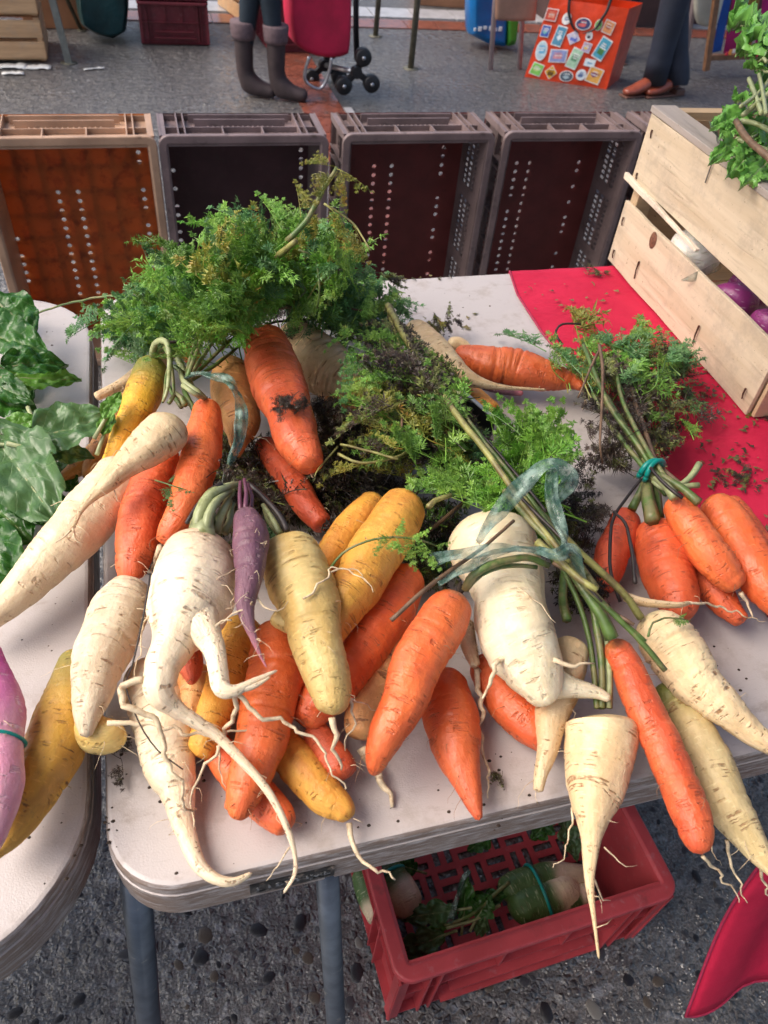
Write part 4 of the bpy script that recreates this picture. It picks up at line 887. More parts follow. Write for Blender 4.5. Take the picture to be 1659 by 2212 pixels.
# ---- bunch tied at centre right with a clear ribbon
cb = bunch('mixed_root_bunch', 'parsnips and orange carrots on long green stalks tied with clear green ribbon', (1200, 1160, .82))
root('plump orange carrot on a bent green stalk', [(990, 1283, 66), (962, 1335, 106), (917, 1410, 114), (877, 1490, 104), (840, 1575, 82), (817, 1640, 52), (808, 1668, 26)], (.825, .815, .80, .775), 'carrot', 'carrot', parent=cb, crown=True, hairs=12)
root('parsnip hanging straight down over the table edge', [(1296, 1545, 124), (1298, 1575, 156), (1294, 1625, 152), (1288, 1690, 126), (1282, 1745, 90), (1276, 1800, 52), (1273, 1850, 34), (1274, 1910, 20), (1283, 1980, 10), (1294, 2072, 5)], (.785, .775, .77, .765), 'parsnip', 'parsnip', parent=cb, hairs=8, cap0=.45, tails=(((.77, .77), [(1235, 1745), (1232, 1790), (1198, 1880)], 5), ((.77, .76), [(1305, 1830), (1340, 1860), (1375, 1875)], 4), ((.76, .75), [(1285, 1900), (1300, 1940), (1320, 1950)], 5)))
root('long thin orange carrot with a collar at its neck', [(1325, 1385, 58), (1330, 1400, 56), (1340, 1425, 64), (1384, 1510, 78), (1425, 1595, 84), (1465, 1680, 86), (1492, 1760, 84), (1507, 1815, 64), (1516, 1846, 30)], (.81, .80, .79, .785), 'carrot', 'carrot', parent=cb, hairs=9, rings=1.4, tails=(((.78, .75), [(1518, 1850), (1555, 1890), (1602, 1950)], 9),))
root('parsnip with brown cracks, slanting off to the right edge', [(1395, 1330, 72), (1438, 1385, 122), (1492, 1450, 114), (1547, 1515, 92), (1602, 1565, 68), (1660, 1608, 44), (1720, 1650, 20)], (.80, .79, .775), 'parsnip', 'parsnip', parent=cb, hairs=9, rings=1.6)
for pts, z, a, b, m in (([(1005, 1272), (1025, 1240), (1075, 1215), (1140, 1205), (1185, 1222)], (.84, .86, .862, .85), 20, 15, 'stem'), ([(1010, 1270), (1040, 1240), (1100, 1222), (1160, 1225)], (.84, .855, .85), 12, 10, 'stem'),
        ([(838, 660), (870, 720), (920, 795), (990, 900), (1050, 975), (1110, 1060), (1170, 1140), (1230, 1215)], (.865, .87, .87, .87, .86, .86), 17, 13, 'stem_yellow'), ([(985, 870), (1040, 945), (1100, 1020), (1170, 1110), (1240, 1200), (1290, 1270)], (.865, .86, .85, .84), 8, 12, 'stem'),
        ([(1000, 900), (1060, 960), (1120, 1030), (1180, 1105)], .86, 6, 7, 'stem_dark'), ([(1090, 1060), (1150, 1130), (1215, 1200), (1290, 1290), (1370, 1370), (1438, 1448)], (.855, .86, .85, .835, .82), 14, 13, 'stem'), ([(1180, 1190), (1240, 1245), (1310, 1310), (1395, 1385)], (.855, .845, .83), 11, 8, 'stem'),
        ([(1110, 1050), (1180, 1120), (1260, 1200), (1345, 1280), (1385, 1335)], (.85, .845, .83, .81), 14, 18, 'stem_yellow'), ([(1215, 1200), (1255, 1265), (1300, 1330), (1322, 1380)], (.84, .835, .82), 16, 30, 'stem'), ([(1195, 1215), (1250, 1250), (1310, 1310), (1370, 1350)], .838, 10, 8, 'stem_brown'),
        ([(1210, 1190), (1265, 1260), (1290, 1360), (1300, 1440), (1300, 1530)], (.83, .82, .80, .79), 15, 17, 'stem'), ([(1200, 1200), (1245, 1290), (1275, 1390), (1290, 1530)], (.825, .81, .80, .79), 12, 13, 'stem'), ([(1218, 1200), (1290, 1300), (1315, 1430), (1316, 1530)], (.825, .81, .80, .79), 14, 14, 'stem_pale'),
        ([(1160, 1170), (1190, 1195), (1240, 1240), (1290, 1275)], .865, 20, 14, 'stem_yellow'), ([(1220, 1230), (1215, 1290), (1225, 1340)], .80, 18, 22, 'stem'), ([(1120, 1070), (1190, 1140), (1260, 1210)], .865, 7, 7, 'stem_dark'), ([(1130, 1090), (1185, 1150), (1225, 1220), (1300, 1300)], .85, 8, 6, 'stem_dark'), ([(1160, 1110), (1215, 1180), (1270, 1240)], .845, 12, 10, 'stem'),
        ([(1180, 985), (1178, 1040), (1185, 1095), (1205, 1150)], .84, 9, 14, 'stem'), ([(845, 1340), (905, 1285), (955, 1245), (1040, 1185), (1110, 1125)], (.85, .86, .86, .865), 11, 7, 'stem_brown'), ([(1400, 1375), (1410, 1345), (1435, 1335), (1480, 1338)], (.83, .835, .83), 6, 3, 'stem')): stem(cb, pts, z, a, b, m)
ribbon(cb, [(1032, 1172), (1075, 1110), (1125, 1050), (1165, 1010), (1205, 1003), (1232, 1035), (1215, 1062), (1195, 1085)], (.862, .87, .88, .89, .895, .89, .875, .87), [12, 34, 42, 38, 34, 42, 30, 20], roll=.15)
ribbon(cb, [(1195, 1010), (1190, 1060), (1205, 1120), (1222, 1165), (1215, 1200)], (.89, .885, .88, .875, .865), [26, 30, 30, 22, 16], roll=-.5, tw=.9)
ribbon(cb, [(930, 1212), (985, 1200), (1050, 1188), (1110, 1182), (1160, 1188), (1205, 1195)], (.862, .868, .87, .868, .865), [40, 32, 26, 22, 20, 22], roll=.1, tw=.3)
ribbon(cb, [(945, 1258), (1000, 1232), (1060, 1200), (1120, 1180)], (.86, .862, .868), [24, 26, 20, 12], roll=.3)
ribbon(cb, [(1160, 1188), (1200, 1200), (1235, 1190), (1250, 1225), (1262, 1262)], (.87, .878, .875, .865, .855), [24, 30, 32, 22, 14], roll=-.2, tw=-.5)
spray(cb, (1150, 1000, .84), (1130, 900, 95, 55), 20, ['frond_bright', 'frond_bright', 'frond'], (.045, .085), ('fresh',), 31, (.86, .89), .5, 1.05, .4)
spray(cb, (1140, 1080, .83), (1010, 1030, 200, 45), 26, ['frond_bright', 'frond', 'frond'], (.05, .10), ('fresh',), 32, (.82, .86), .45, 1., .4)
spray(cb, (1160, 1080, .83), (1110, 1070, 70, 50), 12, ['frond_bright', 'frond'], (.04, .07), ('fresh',), 33, (.84, .86), .5)
frond(cb, P(1178, 1040, .85), P(1170, 860, .885), 'frond_bright', 'fresh', random.Random(3), 1.1, .2)
frond(cb, P(1178, 1030, .85), P(1235, 905, .88), 'frond_bright', 'fresh', random.Random(4), 1.1, .2)
frond(cb, P(1178, 1000, .85), P(1075, 880, .885), 'frond_bright', 'fresh', random.Random(5), 1.1, .2)
# ---- banded bunch at the right
rb_ = bunch('carrot_bunch', 'bunch of orange carrots held by a teal rubber band at the right', (1410, 1020, .79))
root('', [(1352, 1108, 58), (1337, 1165, 76), (1317, 1225, 64), (1305, 1275, 34)], .768, 'carrot_dull', parent=rb_, hairs=2, cap0=.9)
root('', [(1412, 1132, 86), (1430, 1185, 112), (1450, 1250, 110), (1465, 1310, 82), (1475, 1338, 36)], .775, 'carrot_dull', parent=rb_, hairs=5, rings=1.8, cap0=.9)
root('', [(1495, 1215, 66), (1552, 1285, 70), (1608, 1345, 34)], .765, 'carrot_dull', parent=rb_, hairs=2)
root('', [(1560, 1085, 66), (1600, 1140, 80), (1650, 1210, 84)], .775, 'carrot_dull', parent=rb_, hairs=2)
root('', [(1455, 1078, 56), (1482, 1122, 76), (1523, 1182, 82), (1567, 1240, 72), (1598, 1276, 44)], (.81, .805, .79), 'carrot', parent=rb_, hairs=6, rings=1.5, tails=(((.79, .775), [(1600, 1280), (1614, 1302), (1622, 1332)], 11),))
root('', [(1527, 1078, 66), (1562, 1115, 88), (1602, 1180, 94), (1650, 1260, 88), (1705, 1335, 50)], (.80, .795, .785), 'carrot', parent=rb_, hairs=4, rings=1.4)
for pts, z, a, b, m in (([(1280, 850), (1310, 905), (1355, 965), (1395, 1015), (1440, 1068)], (.80, .81, .81, .81), 9, 14, 'stem'), ([(1300, 840), (1335, 900), (1375, 960), (1405, 1010), (1420, 1120)], (.80, .81, .805, .785), 10, 30, 'stem'), ([(1260, 745), (1290, 820), (1325, 890), (1370, 950), (1410, 1010), (1450, 1045)], (.82, .83, .825, .815, .81), 9, 12, 'stem'),
        ([(1330, 780), (1340, 850), (1365, 910), (1400, 975), (1430, 1020), (1465, 1060)], (.81, .82, .82, .815), 8, 12, 'stem'), ([(1350, 800), (1372, 870), (1395, 935), (1420, 1000), (1480, 1055)], (.80, .81, .815), 8, 12, 'stem_brown'), ([(1365, 1100), (1385, 1060), (1398, 1025), (1390, 990)], (.785, .80, .81), 22, 12, 'stem'),
        ([(1295, 745), (1302, 800), (1300, 880), (1296, 960), (1302, 1000)], (.85, .85, .84, .82), 8, 5, 'stem_brown'), ([(1298, 750), (1278, 790), (1255, 845), (1248, 860)], (.85, .83), 7, 4, 'stem_brown'), ([(1410, 1040), (1440, 1058), (1478, 1042), (1500, 1020), (1512, 1000)], (.815, .82, .83), 9, 15, 'stem_pale'), ([(1430, 1040), (1465, 1050), (1510, 1048)], (.815, .82), 12, 14, 'stem_pale'),
        ([(1415, 1030), (1440, 1050), (1458, 1075)], .83, 16, 24, 'stem_pale'), ([(1425, 1025), (1460, 1045), (1510, 1085)], .825, 14, 22, 'stem'), ([(1395, 1040), (1400, 1080), (1410, 1125)], .80, 24, 34, 'stem'), ([(1405, 1010), (1440, 1050), (1475, 1075)], .835, 7, 9, 'stem_dark'),
        ([(1340, 1300), (1320, 1240), (1318, 1170), (1325, 1120), (1350, 1080), (1385, 1035)], (.79, .80, .80, .80, .81), 8, 7, 'stem_dark'), ([(1325, 1105), (1350, 1130), (1365, 1190), (1372, 1260)], (.815, .82, .815), 6, 10, 'stem_dark'), ([(1215, 745), (1200, 720), (1215, 700), (1255, 700)], (.79, .80, .80), 6, 4, 'stem_dark')): stem(rb_, pts, z, a, b, m)
bc = P(1403, 1012, .812); band('', bc, P(1430, 1050, .80)-P(1380, 975, .812), .0125, .011, parent=rb_, wr=.0028)
band('', bc+Vector((.002, -.003, 0)), P(1430, 1050, .80)-P(1380, 975, .812)+Vector((.01, 0, .006)), .0128, .0115, parent=rb_, wr=.0024)
A = (1390, 1000, .80)
spray(rb_, A, (1250, 745, 120, 38), 20, ['frond', 'frond', 'frond_blue', 'frond_yellow'], (.06, .11), ('fresh', 'half'), 41, (.77, .81), .3)
spray(rb_, A, (1370, 750, 90, 55), 20, ['frond', 'frond', 'frond_blue', 'frond_olive'], (.06, .11), ('fresh', 'half'), 42, (.78, .82), .3)
spray(rb_, A, (1440, 820, 60, 80), 18, ['frond_olive', 'frond_blue', 'frond_dark'], (.05, .09), ('half', 'wilt'), 43, (.76, .80), .35)
spray(rb_, A, (1300, 850, 60, 80), 20, ['frond_dark', 'frond_dark', 'frond_olive'], (.05, .08), ('wilt',), 44, (.77, .82), .4)
spray(rb_, A, (1270, 960, 30, 60), 12, ['frond_dark', 'frond_dark', 'frond_olive'], (.04, .07), ('wilt',), 45, (.76, .79), .5)
spray(rb_, (1400, 1000, .80), (1430, 900, 40, 60), 12, ['frond', 'frond_olive', 'frond_olive'], (.04, .07), ('half',), 46, (.77, .81), .5)
frond(rb_, P(1255, 745, .80), P(1212, 645, .775), 'frond_yellow', 'half', random.Random(8), 1., .2)
frond(rb_, P(1180, 760, .78), P(1075, 715, .76), 'frond_blue', 'fresh', random.Random(9), 1., .2)
frond(rb_, P(1330, 770, .80), P(1385, 690, .79), 'frond', 'fresh', random.Random(10), 1.1, .2)
# ---- pink radish with teal band at the far left
pk = thing('radish_bunch', 'pink radish with a teal rubber band at the left edge', 'radish', P(0, 1620, T))
root('', [(-35, 1395, 60), (-12, 1500, 98), (-4, 1610, 104), (-4, 1710, 100), (-18, 1800, 72), (-32, 1852, 34)], .80, 'pink', 'pink_radish', parent=pk, rings=.6, hairs=7)
band('', P(-4, 1612, .80), P(-4, 1710, .80)-P(-8, 1520, .80), .0162, .0162, parent=pk, wr=.0012)
# ================================================================== LEAF HEAPS
gh = bunch('carrot_greens', 'heap of fresh feathery green carrot tops piled at the back of the table', (560, 700, T), 'carrot tops')
S1 = ['frond', 'frond', 'frond_bright', 'frond_blue', 'frond', 'frond_blue']
spray(gh, (500, 760, .78), (280, 660, 100, 55), 34, S1, (.05, .09), ('fresh',), 51, (.77, .87), .4, 1.1)
spray(gh, (480, 760, .80), (380, 590, 90, 60), 36, S1, (.05, .09), ('fresh',), 52, (.84, .93), .4, 1.1)
spray(gh, (540, 740, .82), (465, 640, 75, 70), 34, ['frond_bright', 'frond', 'frond'], (.05, .09), ('fresh',), 53, (.88, .95), .4, 1.1)
spray(gh, (600, 740, .80), (580, 490, 110, 65), 44, S1+['frond_yellow', 'frond'], (.06, .10), ('fresh', 'half'), 54, (.88, .97), .4, 1.1)
spray(gh, (600, 740, .80), (700, 540, 110, 80), 44, S1+['frond_blue', 'frond_olive'], (.06, .10), ('fresh',), 55, (.84, .95), .4, 1.1)
spray(gh, (600, 740, .78), (800, 630, 80, 55), 26, ['frond_blue', 'frond', 'frond_blue'], (.05, .09), ('fresh',), 56, (.76, .86), .4, 1.1)
spray(gh, (600, 780, .78), (690, 640, 120, 35), 26, ['frond_dark', 'frond_olive', 'frond_blue'], (.05, .08), ('wilt', 'half'), 57, (.78, .86), .6)
spray(gh, (520, 770, .78), (330, 690, 110, 60), 26, S1, (.05, .08), ('fresh',), 59, (.78, .88), .5)
spray(gh, (560, 760, .80), (450, 560, 130, 80), 26, S1, (.05, .09), ('fresh',), 60, (.84, .95), .5)
spray(gh, (500, 760, .78), (250, 720, 60, 50), 16, ['frond_blue', 'frond'], (.04, .07), ('fresh',), 58, (.77, .82), .5)
spray(gh, (560, 720, .82), (540, 520, 270, 90), 24, ['frond', 'frond_bright', 'frond_blue', 'frond_yellow'], (.05, .09), ('half', 'fresh'), 90, (.90, .98), .7, 1.3, 1.2)
for a, b, z0, z1, m in (((560, 520), (478, 425), .93, .96, 'frond_blue'), ((610, 500), (560, 420), .93, .95, 'frond'), ((650, 470), (640, 395), .95, .97, 'frond_yellow'), ((725, 360), (655, 352), 1.0, 1.0, 'frond_yellow'), ((730, 370), (690, 430), 1.0, .99, 'frond_yellow'), ((728, 365), (790, 400), 1.0, 1.0, 'frond_yellow'), ((735, 370), (765, 440), 1.0, .98, 'frond_yellow'),
        ((700, 440), (790, 520), .97, .95, 'frond_yellow'), ((760, 480), (800, 560), .95, .93, 'frond_yellow'), ((330, 590), (300, 520), .90, .91, 'frond_blue'), ((380, 590), (350, 505), .90, .92, 'frond'), ((240, 680), (140, 735), .82, .78, 'frond_blue'), ((290, 700), (215, 790), .84, .79, 'frond_blue'), ((330, 720), (290, 790), .85, .80, 'frond_blue'),
        ((830, 640), (895, 655), .82, .78, 'frond_blue'), ((800, 590), (850, 600), .84, .80, 'frond_olive'), ((440, 560), (450, 500), .93, .95, 'frond'), ((440, 730), (510, 610), .89, .93, 'frond_bright'), ((460, 700), (430, 590), .90, .94, 'frond_bright'), ((480, 760), (545, 690), .88, .90, 'frond_bright'), ((495, 720), (550, 620), .90, .92, 'frond_bright')):
    frond(gh, P(a[0], a[1], z0), P(b[0], b[1], z1), m, 'fresh', random.Random(a[0]+b[1]), 1.15, .4)
stem(gh, [(728, 362), (705, 400), (680, 445), (660, 480), (620, 520)], (1.0, .985, .97, .95), 9, 13, 'stem')
stem(gh, [(640, 520), (610, 545), (575, 570)], (.955, .94, .92), 12, 18, 'stem_yellow'); stem(gh, [(645, 540), (680, 560), (690, 620), (685, 665)], (.96, .95, .93, .91), 5, 4, 'stem')
stem(gh, [(60, 685), (130, 660), (230, 640), (300, 645)], (.755, .78, .81, .83), 4, 6, 'stem'); stem(gh, [(700, 440), (760, 480), (800, 540)], (.97, .95), 6, 4, 'stem_yellow')
stem(gh, [(500, 700), (580, 670), (700, 660), (790, 672)], .83, 7, 5, 'stem_brown'); stem(gh, [(520, 720), (600, 695), (680, 690)], .82, 6, 6, 'stem_dark'); stem(gh, [(350, 740), (420, 735), (480, 730)], .84, 8, 6, 'stem_dark')
dh = bunch('carrot_greens', 'withered dark brown and yellowing carrot tops in the middle of the heap', (850, 880, T), 'carrot tops')
D1 = ['frond_olive', 'frond_olive', 'frond_dark', 'frond_dark', 'frond']
spray(dh, (980, 900, .82), (815, 730, 60, 45), 26, ['frond', 'frond_olive', 'frond_dark', 'frond'], (.04, .07), ('half', 'fresh'), 61, (.85, .885), .5)
spray(dh, (980, 900, .82), (870, 785, 75, 65), 44, D1+['frond_olive'], (.035, .07), ('wilt', 'half'), 62, (.83, .875), .6)
spray(dh, (1000, 950, .82), (850, 880, 120, 80), 64, D1+['frond_yellow', 'frond_olive'], (.04, .075), ('wilt', 'half', 'half'), 63, (.81, .86), .6)
spray(dh, (1000, 960, .84), (840, 860, 130, 110), 40, ['frond_olive', 'frond', 'frond_olive', 'frond_yellow'], (.045, .08), ('half', 'fresh'), 77, (.845, .88), .6)
spray(dh, (980, 900, .84), (855, 775, 75, 60), 24, ['frond_olive', 'frond', 'frond_dark'], (.045, .08), ('half', 'fresh'), 78, (.86, .89), .6)
spray(dh, (1010, 970, .82), (870, 955, 130, 50), 40, ['frond_olive', 'frond_yellow', 'frond_dark', 'frond'], (.04, .07), ('half', 'wilt'), 64, (.80, .85), .5)
spray(dh, (900, 950, .79), (760, 990, 90, 110), 40, ['frond_black'], (.05, .08), ('wilt',), 65, (.75, .775), .8, 1.4)  # black leaf colour stands for the shade in this hollow
spray(dh, (1000, 1000, .79), (1000, 970, 110, 60), 26, ['frond_dark', 'frond_olive', 'frond_blue'], (.05, .08), ('wilt', 'half'), 67, (.79, .84), .6)
spray(dh, (950, 700, .77), (960, 690, 40, 25), 8, ['frond_olive', 'frond_yellow', 'frond_dark'], (.03, .05), ('half', 'wilt'), 70, (.75, .78), .6)
ul = bunch('withered_greens', 'withered carrot tops flattened beneath the roots, coloured black for hollow shade', (700, 1080, T), 'carrot tops')
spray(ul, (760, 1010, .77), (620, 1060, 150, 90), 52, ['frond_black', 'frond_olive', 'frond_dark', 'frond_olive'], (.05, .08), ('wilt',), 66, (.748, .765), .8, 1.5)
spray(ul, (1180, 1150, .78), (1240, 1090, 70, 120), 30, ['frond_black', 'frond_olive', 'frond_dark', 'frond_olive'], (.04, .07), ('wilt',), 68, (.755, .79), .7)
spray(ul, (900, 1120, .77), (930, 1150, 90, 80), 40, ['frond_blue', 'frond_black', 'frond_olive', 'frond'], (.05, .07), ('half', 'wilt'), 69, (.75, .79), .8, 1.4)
spray(ul, (800, 1120, .77), (820, 1080, 90, 60), 26, ['frond_black'], (.05, .08), ('wilt',), 73, (.75, .77), .8, 1.5)  # hollow between the roots darkened by leaf colour
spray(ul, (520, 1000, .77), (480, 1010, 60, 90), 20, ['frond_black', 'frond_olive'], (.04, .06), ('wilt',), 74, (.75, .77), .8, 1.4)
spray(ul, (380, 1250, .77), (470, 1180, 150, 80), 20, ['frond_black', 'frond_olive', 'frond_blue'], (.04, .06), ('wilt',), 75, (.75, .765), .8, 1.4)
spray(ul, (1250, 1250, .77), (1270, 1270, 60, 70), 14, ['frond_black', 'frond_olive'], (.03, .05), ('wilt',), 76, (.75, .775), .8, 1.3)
sc_ = bunch('leaf_scrap_cluster', 'black leaf scraps stuck in the crack of the broken orange carrot', (640, 862, .87), 'leaf scraps')
spray(sc_, (640, 880, .85), (632, 872, 52, 16), 20, ['frond_dark', 'frond_black'], (.018, .034), ('wilt',), 71, (.865, .885), .7)
spray(ul, (720, 860, .80), (730, 900, 40, 28), 20, ['frond_dark'], (.03, .05), ('wilt',), 72, (.80, .83), .7)
for pts, z, a, b, m in (([(730, 980), (780, 1000), (850, 990), (880, 975)], .845, 7, 6, 'stem_yellow'), ([(735, 960), (800, 975), (860, 992)], .85, 6, 6, 'stem_yellow'), ([(870, 870), (900, 880), (950, 905)], .86, 8, 6, 'stem_yellow'), ([(730, 965), (690, 1010), (680, 1030)], .84, 5, 3, 'stem_yellow'),
        ([(840, 680), (855, 720), (870, 760)], .86, 7, 5, 'stem_yellow'), ([(870, 890), (868, 915), (868, 935)], .86, 7, 6, 'stem_brown'), ([(760, 1150), (850, 1060), (960, 1010)], .79, 8, 6, 'stem_dark'), ([(600, 900), (640, 960), (700, 1010)], .765, 8, 6, 'stem_dark'), ([(880, 1180), (960, 1120), (1030, 1060)], .80, 10, 8, 'stem_brown'), ([(925, 1095), (940, 1080), (975, 1070)], .845, 14, 10, 'stem_yellow')): stem(dh, pts, z, a, b, m)
for a, b, z0, z1, m, kd in (((790, 990), (690, 1035), .845, .83, 'frond_yellow', 'half'), ((870, 970), (800, 950), .86, .86, 'frond_yellow', 'half'), ((960, 700), (965, 655), .77, .79, 'frond_olive', 'half'), ((865, 770), (880, 850), .875, .87, 'frond_yellow', 'half'), ((940, 830), (1000, 850), .86, .87, 'frond', 'fresh'), ((760, 700), (800, 620), .85, .87, 'frond', 'fresh'), ((785, 720), (700, 735), .87, .86, 'frond', 'fresh'), ((790, 750), (755, 815), .87, .86, 'frond', 'fresh'), ((800, 760), (745, 860), .87, .85, 'frond_blue', 'fresh')):
    frond(dh, P(a[0], a[1], z0), P(b[0], b[1], z1), m, kd, random.Random(a[0]+b[0]), 1.1, .3)
# small green sprigs lying on the carrots
sp = bunch('carrot_sprig', 'thin green carrot leaf sprig lying across the bright yellow carrot', (800, 1180, .85), 'leaf')
stem(sp, [(715, 1225), (740, 1195), (790, 1170), (850, 1160), (900, 1165), (945, 1180)], (.845, .855, .865, .865, .86), 6, 4, 'stem')
for a, b in (((845, 1162), (870, 1122)), ((850, 1160), (830, 1180)), ((880, 1162), (925, 1145)), ((900, 1166), (955, 1195)), ((890, 1165), (905, 1200)), ((855, 1162), (875, 1190)), ((940, 1180), (970, 1170))): frond(sp, P(a[0], a[1], .865), P(b[0], b[1], .875), 'frond', 'fresh', random.Random(a[0]+b[1]), 1.3, .2)
sp = bunch('carrot_sprig', 'tiny green sprig on the orange carrot with the brown tail', (375, 1045, .85), 'leaf')
stem(sp, [(335, 1037), (360, 1045), (390, 1055)], (.85, .855, .855), 4, 3, 'stem')
for a, b in (((360, 1045), (372, 1025)), ((365, 1048), (385, 1078)), ((385, 1052), (408, 1060))): frond(sp, P(a[0], a[1], .856), P(b[0], b[1], .862), 'frond_blue', 'fresh', random.Random(a[0]), 1.2, .2)
sp = bunch('carrot_sprig', 'small leaf sprig curling beside the neck of the cracked parsnip', (1450, 1340, .82), 'leaf')
for a, b in (((1440, 1340), (1490, 1335)), ((1460, 1336), (1480, 1322))): frond(sp, P(a[0], a[1], .83), P(b[0], b[1], .835), 'frond', 'fresh', random.Random(a[0]), 1.0, .2)
sp = bunch('carrot_sprig', 'dark scrap of carrot leaf on the table beside the pointed orange carrot', (1080, 1675, T), 'leaf')
for a, b in (((1085, 1665), (1072, 1700)), ((1080, 1670), (1095, 1700)), ((1082, 1668), (1066, 1682))): frond(sp, P(a[0], a[1], .746), P(b[0], b[1], .745), 'frond_olive', 'half', random.Random(b[0]), 1.6, .3)
o = stem(None, [(325, 1240), (310, 1330), (285, 1440), (272, 1480), (300, 1560), (340, 1620), (395, 1662)], (.86, .855, .845, .83, .82, .81, .80), 5, 3, 'stem_dark', 'dry_stalk', 6); tag(o, 'black wiry stalk hanging over the lowest parsnip', 'stalk')
# black tray edge under the heap
k_tray = simple('black_tray_plastic', (.012, .013, .014), .3, .2, 60)
ta, tb_ = P(708, 598, .80), P(1070, 905, .80); dy = (tb_-ta).normalized(); nx_ = Vector((-dy.y, dy.x, 0))
tr_ = thing('tray', 'black shallow tray, half buried under the withered leaves, only its straight edge showing', 'tray', (ta+tb_)/2-Vector((0, 0, .055)))
world_child(MB().bar(ta-Vector((0, 0, .011)), tb_-Vector((0, 0, .011)), .003, .022).build('side_wall', k_tray, None, bevel=.0006), tr_)
world_child(MB().bar(ta+nx_*.0, tb_+nx_*.0, .0045, .002).build('rim', simple('tray_rim', (.25, .26, .27), .2, .2, 60), None, bevel=.0005), tr_)
world_child(MB().bar(ta-nx_*.010-Vector((0, 0, .021)), tb_-nx_*.010-Vector((0, 0, .021)), .022, .002).build('base', k_tray), tr_)

# ================================================================== LEAFY GREENS AT THE LEFT
lg = thing('leafy_greens', 'dark green broad leaf greens heaped on the left table', 'greens', P(60, 900, T))
LV = [((-20, 640), (75, 712), 120, .80, .79, 'broad', .2), ((-40, 715), (92, 748), 110, .79, .80, 'broad', .3), ((0, 790), (150, 770), 78, .80, .79, 'broad', .5), ((15, 815), (176, 812), 78, .775, .765, 'broad_bright', .25), ((-40, 820), (55, 850), 80, .77, .78, 'broad', .5),
      ((66, 955), (232, 888), 130, .80, .81, 'broad_back', .15), ((66, 965), (205, 985), 74, .80, .785, 'broad_back', .2), ((-20, 930), (118, 1120), 190, .80, .795, 'broad_back', .2), ((-20, 985), (95, 1130), 120, .785, .77, 'broad', .3), ((10, 930), (75, 895), 60, .80, .81, 'broad_bright', .6),
      ((225, 905), (258, 840), 42, .83, .845, 'broad_bright', .5), ((222, 940), (240, 880), 40, .82, .83, 'broad_bright', .6), ((-30, 1080), (65, 1160), 150, .765, .76, 'broad', .3), ((-40, 1130), (30, 1290), 140, .76, .75, 'broad', .2), ((120, 1000), (160, 1060), 70, .765, .76, 'broad', .4), ((-30, 860), (80, 880), 90, .765, .76, 'broad', .3), ((60, 930), (110, 900), 44, .795, .80, 'broad_bright', .6),
      ((-30, 680), (40, 640), 90, .77, .78, 'broad', .4), ((30, 760), (60, 850), 70, .76, .755, 'broad', .4), ((90, 1050), (150, 1140), 60, .76, .75, 'broad', .4), ((-60, 1240), (40, 1180), 120, .755, .75, 'broad', .3), ((10, 1000), (90, 985), 60, .755, .75, 'broad', .3)]
for i, (a, b, wd, z0, z1, m, dr) in enumerate(LV):
    pa_, pb_ = P(a[0], a[1], z0), P(b[0], b[1], z1); broad_leaf(lg, pa_, pb_, px(pb_, wd), m, 60+i, wave=1.3, serr=.05, lobes=0, droop=dr*.4, up=(random.Random(i).uniform(-.3, .3), -.3, 1))
for pts, z in (([(-20, 960), (40, 960), (72, 955)], .80), ([(60, 880), (80, 930), (75, 960)], .79)): stem(lg, pts, z, 10, 8, 'stem_pale')
bl2 = thing('leafy_greens', 'green leaves with a dark ribbon lying in the red crate', 'greens', P(950, 2000, .06))
for i, (a, b, wd, z0, z1, m) in enumerate((((990, 1965), (860, 1985), 60, .10, .08, 'broad_back'), ((960, 2020), (850, 2060), 70, .08, .07, 'broad_back'), ((1000, 1990), (1010, 1890), 50, .08, .13, 'broad'), ((1030, 1985), (1060, 1930), 60, .09, .11, 'broad'), ((960, 1990), (905, 2075), 50, .07, .06, 'broad_bright'), ((1020, 1990), (1060, 2010), 50, .08, .07, 'broad_back'),
        ((1000, 1960), (1100, 1930), 50, .07, .09, 'broad'), ((1215, 1770), (1250, 1860), 60, .10, .09, 'broad_back'), ((1190, 1765), (1150, 1815), 60, .10, .09, 'broad'), ((900, 1880), (840, 1860), 60, .06, .09, 'broad'), ((1060, 1800), (1010, 1840), 50, .06, .05, 'broad'))):
    pa_, pb_ = P(a[0], a[1], z0), P(b[0], b[1], z1); broad_leaf(bl2, pa_, pb_, px(pb_, wd), m, 160+i, wave=1.5, lobes=3, droop=.1)
stem(bl2, [(960, 2000), (1020, 1975), (1070, 1930), (1100, 1905)], (.09, .10, .10), 8, 9, 'stem'); stem(bl2, [(965, 2005), (1030, 1985), (1080, 1955)], .09, 7, 8, 'stem_pale')
ribbon(bl2, [(970, 1995), (985, 1950), (1000, 1900), (1015, 1880)], (.10, .12, .13), [14, 10, 12, 8])

